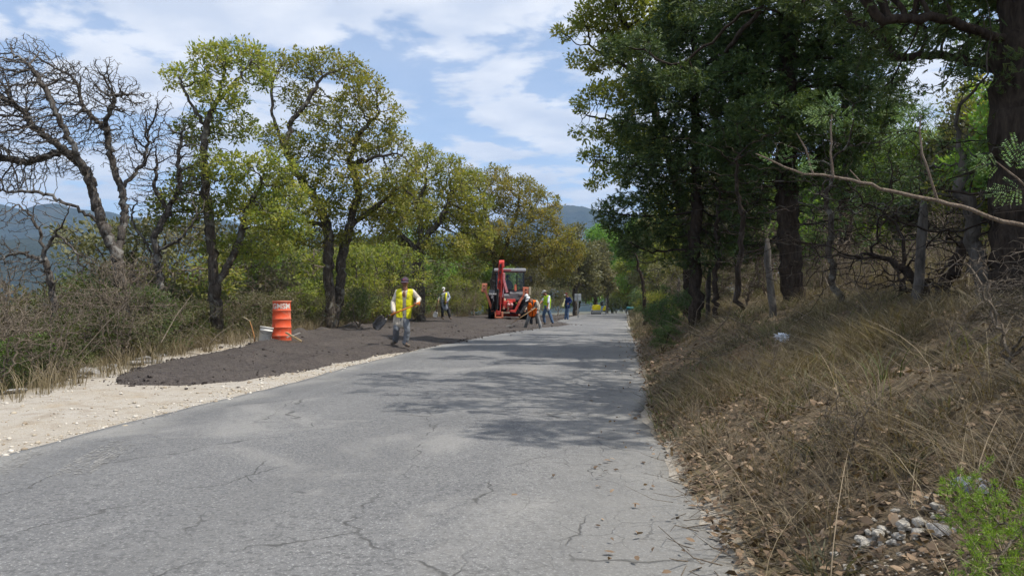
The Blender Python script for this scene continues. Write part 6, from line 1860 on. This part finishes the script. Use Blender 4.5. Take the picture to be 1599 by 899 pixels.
gb = nt.nodes.new('ShaderNodeBsdfGlass'); gb.inputs['IOR'].default_value = 1.1; gb.inputs['Roughness'].default_value = .02; gb.inputs['Color'].default_value = (.82, .86, .86, 1)
tb = nt.nodes.new('ShaderNodeBsdfTransparent'); tb.inputs['Color'].default_value = (.80, .84, .84, 1)
gl = nt.nodes.new('ShaderNodeBsdfGlossy'); gl.inputs['Roughness'].default_value = .05
mx = nt.nodes.new('ShaderNodeMixShader'); fr_ = N(nt, 'ShaderNodeFresnel', IOR=1.45)
nt.links.new(fr_.outputs[0], mx.inputs[0]); nt.links.new(tb.outputs[0], mx.inputs[1]); nt.links.new(gl.outputs[0], mx.inputs[2]); nt.links.new(mx.outputs[0], out.inputs['Surface'])
GLASS = m

DB = 46.0
pb = pt(792.5, HOR, DB)
zb_ = mix_z(pb[0], pb[1])
bh = empty('backhoe_loader', (pb[0], pb[1], zb_ - .04), TH); tag(bh, 'red backhoe loader seen from behind with its digging arm folded upright', 'backhoe loader')
bscale = (pt(795, 418, DB)[2] - zb_) / 2.78
bh.scale = (1, 1, bscale)
def tyre(name, x, y, r, w, lugs=18):
    o = empty(name, (x, y, r)); o.parent = bh
    prof = []
    for a in np.linspace(-1, 1, 9):
        prof.append((r * (1 - .06 * abs(a) ** 3), a * w * .5))
    pr = [(r * .58, -w * .42), (r * .70, -w * .52)] + prof + [(r * .70, w * .52), (r * .58, w * .42)]
    t = lathe('tyre', pr, RUBBER, o, 40); t.rotation_euler = (0, math.pi / 2, 0)
    rim = lathe('rim', [(0, -w * .10), (r * .22, -w * .12), (r * .30, -w * .02), (r * .52, -w * .02), (r * .55, -w * .36), (r * .6, -w * .4), (r * .6, w * .4), (r * .55, w * .36), (r * .5, w * .1), (0, w * .1)], CREAM, o, 32)
    rim.rotation_euler = (0, math.pi / 2, 0)
    def lg(bm):
        for i in range(lugs):
            for s in (-1, 1):
                a = 2 * math.pi * (i + (.5 if s > 0 else 0)) / lugs; a2 = a + .22
                p0 = Vector((s * w * .04, r * .985 * math.cos(a), r * .985 * math.sin(a))); p1 = Vector((s * w * .5, r * .955 * math.cos(a2), r * .955 * math.sin(a2)))
                box_between(bm, p0, p1, .05, .06, up=(0, math.cos(a), math.sin(a)))
    part('tread', lg, RUBBER, t, 0).rotation_euler = (0, -math.pi / 2, 0)
    return o
tyre('wheel', -.88, .55, .74, .46); tyre('wheel', .90, .55, .74, .46)
tyre('wheel', -.82, 2.75, .48, .32, 14); tyre('wheel', .84, 2.75, .48, .32, 14)
part('chassis', lambda bm: (bx(bm, -.45, .47, -.25, 3.2, .50, .95), bx(bm, -.75, .77, .4, .7, .62, .86), bx(bm, -.6, .62, 2.6, 2.9, .38, .6)), BLACKM, bh)
part('rear_frame', lambda bm: (bx(bm, -.98, 1.0, -.40, -.24, .32, .52), bx(bm, -.98, 1.0, -.40, -.26, .95, 1.08), bx(bm, -.98, -.86, -.40, -.24, .3, 1.1), bx(bm, .88, 1.0, -.40, -.24, .3, 1.1)), BLACKM, bh)
part('fender', lambda bm: prism(bm, [(-.25, 1.35), (.05, 1.62), (.95, 1.62), (1.35, 1.30), (1.30, 1.25), (.92, 1.52), (.08, 1.52), (-.2, 1.28)], -1.08, -.62), GREYM, bh)
part('fender', lambda bm: prism(bm, [(-.25, 1.35), (.05, 1.62), (.95, 1.62), (1.35, 1.30), (1.30, 1.25), (.92, 1.52), (.08, 1.52), (-.2, 1.28)], .64, 1.10), GREYM, bh)
part('cab_floor', lambda bm: bx(bm, -.64, .98, -.2, 1.5, .98, 1.08), BLACKM, bh)
part('console', lambda bm: (prism(bm, [(-.22, 1.02), (-.22, 1.42), (.0, 1.66), (.35, 1.62), (.35, 1.02)], .12, .95), prism(bm, [(-.24, 1.02), (-.24, 1.30), (-.1, 1.42), (.2, 1.4), (.2, 1.02)], -.5, .12)), GREYM, bh)
for (x, y) in ((-.70, -.12), (.98, -.12), (-.70, 1.45), (.98, 1.45)):
    part('cab_post', lambda bm, x=x, y=y: box_between(bm, (x * .96 + .005, y * .95, 2.58), (x, y, 1.05), .075, .085, (0, 1, 0)), BLACKM, bh)
part('cab_post', lambda bm: box_between(bm, (.55, -.16, 2.56), (.55, -.16, 1.6), .045, .05, (0, 1, 0)), BLACKM, bh)
rf = part('roof', lambda bm: prism(bm, [(-.36, 2.60), (-.33, 2.74), (.2, 2.80), (1.3, 2.80), (1.62, 2.72), (1.62, 2.60)], -.78, 1.06), ROOFM, bh, .03)
part('roof_badge', lambda bm: bx(bm, -.28, .20, -.362, -.352, 2.645, 2.72), simple('faded_red_badge', (.45, .13, .14), .6), rf, 0)
part('pane', lambda bm: bx(bm, -.66, .52, -.175, -.165, 1.66, 2.56), GLASS, bh, 0)
part('pane', lambda bm: bx(bm, .585, .93, -.175, -.165, 1.66, 2.56), GLASS, bh, 0)
part('pane', lambda bm: bx(bm, -.70, -.69, -.1, 1.4, 1.66, 2.56), GLASS, bh, 0)
part('pane', lambda bm: bx(bm, .975, .985, -.1, 1.4, 1.66, 2.56), GLASS, bh, 0)
st = empty('seat', (0, .2, 1.1)); st.parent = bh
part('cushion', lambda bm: bx(bm, -.26, .26, -.06, .42, .3, .44), SEATM, st, .05)
part('backrest', lambda bm: prism(bm, [(-.26, .40), (.26, .40), (.25, .95), (.17, 1.04), (-.17, 1.04), (-.25, .95)], -.16, -.04, 'y'), SEATM, st, .04)
part('pedestal', lambda bm: bx(bm, -.14, .14, .0, .3, -.05, .32), BLACKM, st, .01)
part('orange_reflector', lambda bm: bx(bm, .40, .52, -.215, -.19, 1.55, 1.92), SALMON, bh, .01)
part('hood', lambda bm: prism(bm, [(1.5, .95), (1.5, 1.62), (1.8, 1.66), (3.25, 1.48), (3.35, 1.3), (3.35, .95)], -.42, .46), RED, bh, .03)
part('exhaust', lambda bm: box_between(bm, (.55, 1.9, 1.5), (.55, 1.9, 2.5), .07, .07), BLACKM, bh, .01)
for s in (-1, 1):
    part('loader_arm', lambda bm, s=s: (box_between(bm, (.02 + s * .62, 1.55, 1.5), (.02 + s * .62, 3.0, 1.15), .10, .2), box_between(bm, (.02 + s * .62, 3.0, 1.15), (.02 + s * .62, 3.9, .4), .10, .2)), RED, bh)
part('loader_bucket', lambda bm: prism(bm, [(3.85, .75), (3.75, .35), (3.95, .1), (4.75, .08), (4.75, .12), (4.0, .16), (3.84, .36), (3.93, .75)], -1.12, 1.16), RED, bh, .005)
part('mirror', lambda bm: (box_between(bm, (1.0, -.1, 2.2), (1.32, -.2, 2.25), .025, .025), bx(bm, 1.26, 1.42, -.22, -.18, 2.05, 2.38)), BLACKM, bh, .008)
# swing frame, boom and dipper
part('swing_frame', lambda bm: (bx(bm, -.30, .28, -.62, -.4, .62, 1.02), bx(bm, .05, .30, -.75, -.42, .70, .98), bx(bm, -.05, .45, -.58, -.42, .96, 1.12)), RED, bh, .02)
for x in (.06, .24):
    o = lathe('pivot', [(0, -.05), (.075, -.05), (.085, 0), (.075, .05), (0, .05)], simple('pink_pivot', (.75, .42, .40), .5), bh, 20); o.location = (x, -.78, .82); o.rotation_euler = (math.pi / 2, 0, 0)
part('boom_cylinder', lambda bm: box_between(bm, (-.22, -.55, .55), (-.18, -.5, 1.15), .15, .15), CREAM, bh, .03)
part('kingpost', lambda bm: (bx(bm, .0, .10, -.66, -.50, .38, 1.02), bx(bm, -.36, .12, -.70, -.5, .34, .44)), CREAM, bh, .01)
boom = empty('boom', (-.58, -.8, .6)); boom.parent = bh
rt = empty('dipper', (-.58, -.95, .0)); rt.parent = bh
part('boom_beam', lambda bm: (box_between(bm, (.12, .25, .2), (.14, .12, 2.35), .07, .32, (0, 1, 0)), box_between(bm, (.36, .25, .2), (.30, .12, 2.35), .07, .32, (0, 1, 0)), box_between(bm, (.24, .30, .25), (.22, .2, 2.3), .2, .05, (0, 1, 0))), RED, boom, .012)
part('boom_knuckle', lambda bm: prism(bm, [(-.02, 2.2), (.28, 2.2), (.30, 2.5), (.16, 2.62), (.02, 2.5)], .10, .40), RED, boom, .02)
part('hydraulic_rod', lambda bm: box_between(bm, (.30, -.05, .6), (.42, .0, 1.6), .06, .06), CHROME, boom, .015)
part('boom_link', lambda bm: (box_between(bm, (.30, -.08, 1.75), (.56, -.02, .85), .10, .14), box_between(bm, (.38, -.12, 1.9), (.36, -.08, 1.5), .14, .1)), simple('pale_red_link', (.58, .22, .24), .6, .3, var=.25), boom, .015)
part('dipper_beam', lambda bm: (box_between(bm, (-.06, .05, .25), (.12, -.02, 3.1), .055, .22, (0, 1, 0)), box_between(bm, (.16, .05, .25), (.30, -.02, 3.1), .055, .22, (0, 1, 0))), RED, rt, .012)
for t in (.08, .42, .66, .97):
    part('cross_plate', lambda bm, t=t: box_between(bm, (-.05 + .18 * t, -.02, .25 + 2.85 * t - .10), (-.05 + .18 * t + .22, -.02, .25 + 2.85 * t - .10), .10, .22, (0, 0, 1)), RED, rt, .01)
part('dipper_face', lambda bm: box_between(bm, (.115, .06, 1.5), (.205, .0, 3.0), .20, .04, (0, 1, 0)), RED, rt, .008)
for t in (.62, .80, .93): part('slot', lambda bm, t=t: bx(bm, .02 + .17 * t - .03, .02 + .17 * t + .05, -.16, -.11, .25 + 2.85 * t - .09, .25 + 2.85 * t + .09), BLACKM, rt, .01)
part('hydraulic_cylinder', lambda bm: box_between(bm, (-.02, -.14, .55), (.05, -.16, 1.65), .13, .13), BLACKM, rt, .03)
part('hydraulic_cylinder', lambda bm: box_between(bm, (-.30, .2, .5), (-.10, .25, 1.35), .14, .14), BLACKM, rt, .03)
part('hose', lambda bm: (box_between(bm, (-.18, .0, 1.0), (-.30, -.02, 1.35), .05, .05), box_between(bm, (-.30, -.02, 1.35), (-.16, 0, 1.55), .05, .05)), simple('grey_hose', (.38, .38, .38), .6), rt, .01)
part('foot_link', lambda bm: (bx(bm, -.14, .34, -.12, .1, .10, .18), bx(bm, -.14, -.06, -.12, .1, .1, .45), bx(bm, .24, .34, -.12, .1, .1, .45)), SALMON, rt, .012)
part('bucket_tooth', lambda bm: (prism(bm, [(-.1, .12), (.0, .12), (.02, -.06), (-.04, -.1)], .12, .2), prism(bm, [(-.1, .12), (.0, .12), (.02, -.02), (-.03, -.06)], .22, .28)), BLACKM, rt, .005)
for s, x0, z0, x1, z1 in ((-1, -.84, .45, -1.28, 1.62), (1, .30, .42, 1.0, 1.42)):
    lg = empty('stabiliser', (x0, -.55, z0)); lg.parent = bh
    dx, dz = x1 - x0, z1 - z0
    if s > 0: part('leg_arm', lambda bm: (box_between(bm, (-.35, 0, .10), (.16, 0, .02), .14, .22, (0, 1, 0)), box_between(bm, (.1, 0, .0), (dx * .55, 0, dz * .52), .14, .20, (0, 1, 0))), RED, lg, .02)
    part('leg', lambda bm: box_between(bm, (dx * (.5 if s > 0 else 0), 0, dz * (.48 if s > 0 else 0)), (dx, 0, dz), .13, .19, (0, 1, 0)), SALMON, lg, .02)
    pd = part('pad', lambda bm: prism(bm, [(dx - .17 + s * .05, dz - .12), (dx + .13 + s * .05, dz - .16), (dx + .19 + s * .05, dz + .32), (dx - .15 + s * .02, dz + .34)], -.12, .10, 'y'), SALMON, lg, .02)
    for q in (.02, .2):
        o = lathe('bolt_hole', [(0, -.02), (.04, -.02), (.04, .02), (0, .02)], BLACKM, pd, 14); o.location = (dx + s * .05, -.125, dz + q); o.rotation_euler = (math.pi / 2, 0, 0)
    if s > 0: part('pad_plate', lambda bm: bx(bm, dx + .22, dx + .34, -.14, .12, dz - .1, dz + .34), CREAM, lg, .01)
part('tail_lamp', lambda bm: bx(bm, 1.02, 1.2, -.22, -.14, 1.55, 1.72), simple('white_lamp', (.75, .77, .8), .3), bh, .02)
part('tail_lamp', lambda bm: bx(bm, -.95, -.78, -.22, -.14, 1.15, 1.4), simple('grey_lamp', (.55, .57, .58), .4), bh, .02)

# operator inside the cab, facing away
DO = DB + .75
def cabpx(x, y, z):
    M_ = Matrix.Translation(bh.location) @ Matrix.Rotation(TH, 4, 'Z')
    return np.array(M_ @ Vector((x, y, z * bscale)))
op = {}
for kk, q in dict(head=(0, .48, 2.33), sa=(-.2, .44, 2.0), sb=(.2, .44, 2.0), ea=(-.3, .62, 1.78), eb=(.3, .62, 1.78), wa=(-.2, .85, 1.75), wb=(.2, .85, 1.75), ga=(-.15, .95, 1.78), gb=(.15, .95, 1.78), ha=(-.1, .42, 1.60), hb=(.1, .42, 1.60),
                  ka=(-.13, .85, 1.62), kb=(.13, .85, 1.62), aa=(-.13, .98, 1.22), ab=(.13, .98, 1.22), ta=(-.13, 1.16, 1.16), tb=(.13, 1.16, 1.16)).items():
    P_ = cabpx(*q); rel = P_ - C0
    dp = float(rel @ FWD); op[kk] = (CU + FPX * float(rel @ RIGHT) / dp, CV - FPX * float(rel @ UP) / dp, dp - DO)
person('driver in dark clothes sitting with his back to us in the backhoe cab', op, DO, (795, 455), (0, 1, 0), dict(shirt=DARKSH, trousers=DARKTR), None, (DARKSH, 0), hem=.05, voxel=.018)

# ------------------------------------------------------------------ road sign seen from the back
DS = 60.0
b = gpt(902.5, DS); b[2] = gz(b[0], b[1])
sg = empty('road_sign', tuple(b), TH); tag(sg, 'small rectangular road sign seen from its grey back on a post beyond the workers', 'sign')
zt = pt(902, 458.5, DS)[2] - b[2]; zl = pt(902, 469.5, DS)[2] - b[2]
GALV = simple('galvanised_sheet', (.46, .49, .50), .5, .4, .4, var=.12, scale=5)
part('panel', lambda bm: bx(bm, -.25, .25, .03, .036, zl, zt), GALV, sg, .002)
part('post', lambda bm: bx(bm, -.035, .035, -.035, .027, -.3, zt + .01), simple('grey_post', (.36, .37, .36), .6, .3, .2), sg, .006)
for z in (zl + .12, zt - .12): part('brace', lambda bm, z=z: bx(bm, -.22, .22, .005, .03, z - .02, z + .02), GALV, sg, .003)

# ------------------------------------------------------------------ yellow roller at the far end
DY = 84.0
b = gpt(934, DY)
yr_ = empty('road_roller', (b[0], b[1], max(b[2], float(zr(b[1])) + .02)), TH); tag(yr_, 'small yellow road roller parked on the left at the far end of the road', 'road roller')
YEL = simple('bright_yellow_paint', (.90, .72, .01), .45, .4, var=.08, scale=2)
PALE = simple('dusty_pale_steel', (.48, .46, .42), .6, .3, .2, var=.15)
part('hood', lambda bm: prism(bm, [(-.62, .46), (.22, .46), (.24, .92), (.12, 1.04), (-.48, 1.04), (-.60, .92)], -.3, .6, 'y'), YEL, yr_, .03)
part('frame', lambda bm: (bx(bm, -.66, .28, -.32, .7, .36, .455), bx(bm, .28, .82, -.3, .7, .30, .40)), BLACKM, yr_, .01)
o = lathe('drum', [(0, -.46), (.30, -.46), (.315, -.44), (.315, .44), (.30, .46), (0, .46)], PALE, yr_, 30); o.location = (-.17, -.02, .315); o.rotation_euler = (0, math.pi / 2, 0)
o = lathe('drum', [(0, -.46), (.30, -.46), (.315, -.44), (.315, .44), (.30, .46), (0, .46)], PALE, yr_, 30); o.location = (-.17, 1.15, .315); o.rotation_euler = (0, math.pi / 2, 0)
part('side_panel', lambda bm: prism(bm, [(.46, .42), (.74, .42), (.80, .92), (.66, .92)], -.25, .5, 'y'), YEL, yr_, .02)
part('roll_bar', lambda bm: (box_between(bm, (.84, .1, .05), (.86, .1, 1.75), .05, .05), box_between(bm, (.40, .1, 1.15), (.86, .1, 1.15), .04, .04)), PALE, yr_, .008)
part('ladder', lambda bm: (box_between(bm, (.36, -.35, .02), (.40, -.32, .46), .04, .03), box_between(bm, (.80, -.35, .02), (.80, -.32, .46), .04, .03), box_between(bm, (.36, -.34, .1), (.8, -.34, .1), .03, .03), box_between(bm, (.36, -.33, .3), (.8, -.33, .3), .03, .03)), PALE, yr_, .004)
part('seat', lambda bm: (bx(bm, .30, .62, .2, .6, .92, 1.0), bx(bm, .30, .62, .56, .64, 1.0, 1.35)), BLACKM, yr_, .02)
for x in (-.85, .9):
    pass
# teal water tank half hidden beyond the verge
b = gpt(984, 98)
tk = empty('water_tank', tuple(b), TH); tag(tk, 'teal tank on legs half hidden behind the right verge at the far road end', 'tank')
TEAL = simple('teal_paint', (.02, .14, .16), .5, .3)
zt = pt(984, 480, 98)[2] - b[2]
o = lathe('tank', [(0, -.45), (.16, -.44), (.20, -.38), (.20, .38), (.16, .44), (0, .45)], TEAL, tk, 20); o.location = (0, 0, zt - .1); o.rotation_euler = (0, math.pi / 2, 0)
for x in (-.3, .3): part('leg', lambda bm, x=x: box_between(bm, (x, 0, -.2), (x * .8, 0, zt - .2), .05, .05), PALE, tk, .005)
# ------------------------------------------------------------------ air
m, nt, out = newmat('air')
vol = nt.nodes.new('ShaderNodeVolumePrincipled')
vol.inputs['Color'].default_value = (0.42, 0.64, 1.0, 1)
vol.inputs['Density'].default_value = 0.00015
vol.inputs['Anisotropy'].default_value = 0.1
nt.links.new(vol.outputs[0], out.inputs['Volume'])
zb, zt = -420.0, 760.0
s = 9600.0
V = [(x, y, z) for z in (zb, zt) for (x, y) in ((-s, -s), (s, -s), (s, s), (-s, s))]
F = np.array([(3, 2, 1, 0), (4, 5, 6, 7), (0, 1, 5, 4), (1, 2, 6, 5), (2, 3, 7, 6), (3, 0, 4, 7)])
o = link('haze', mesh_np('haze', V, F), m)
tag(o, kind='stuff')
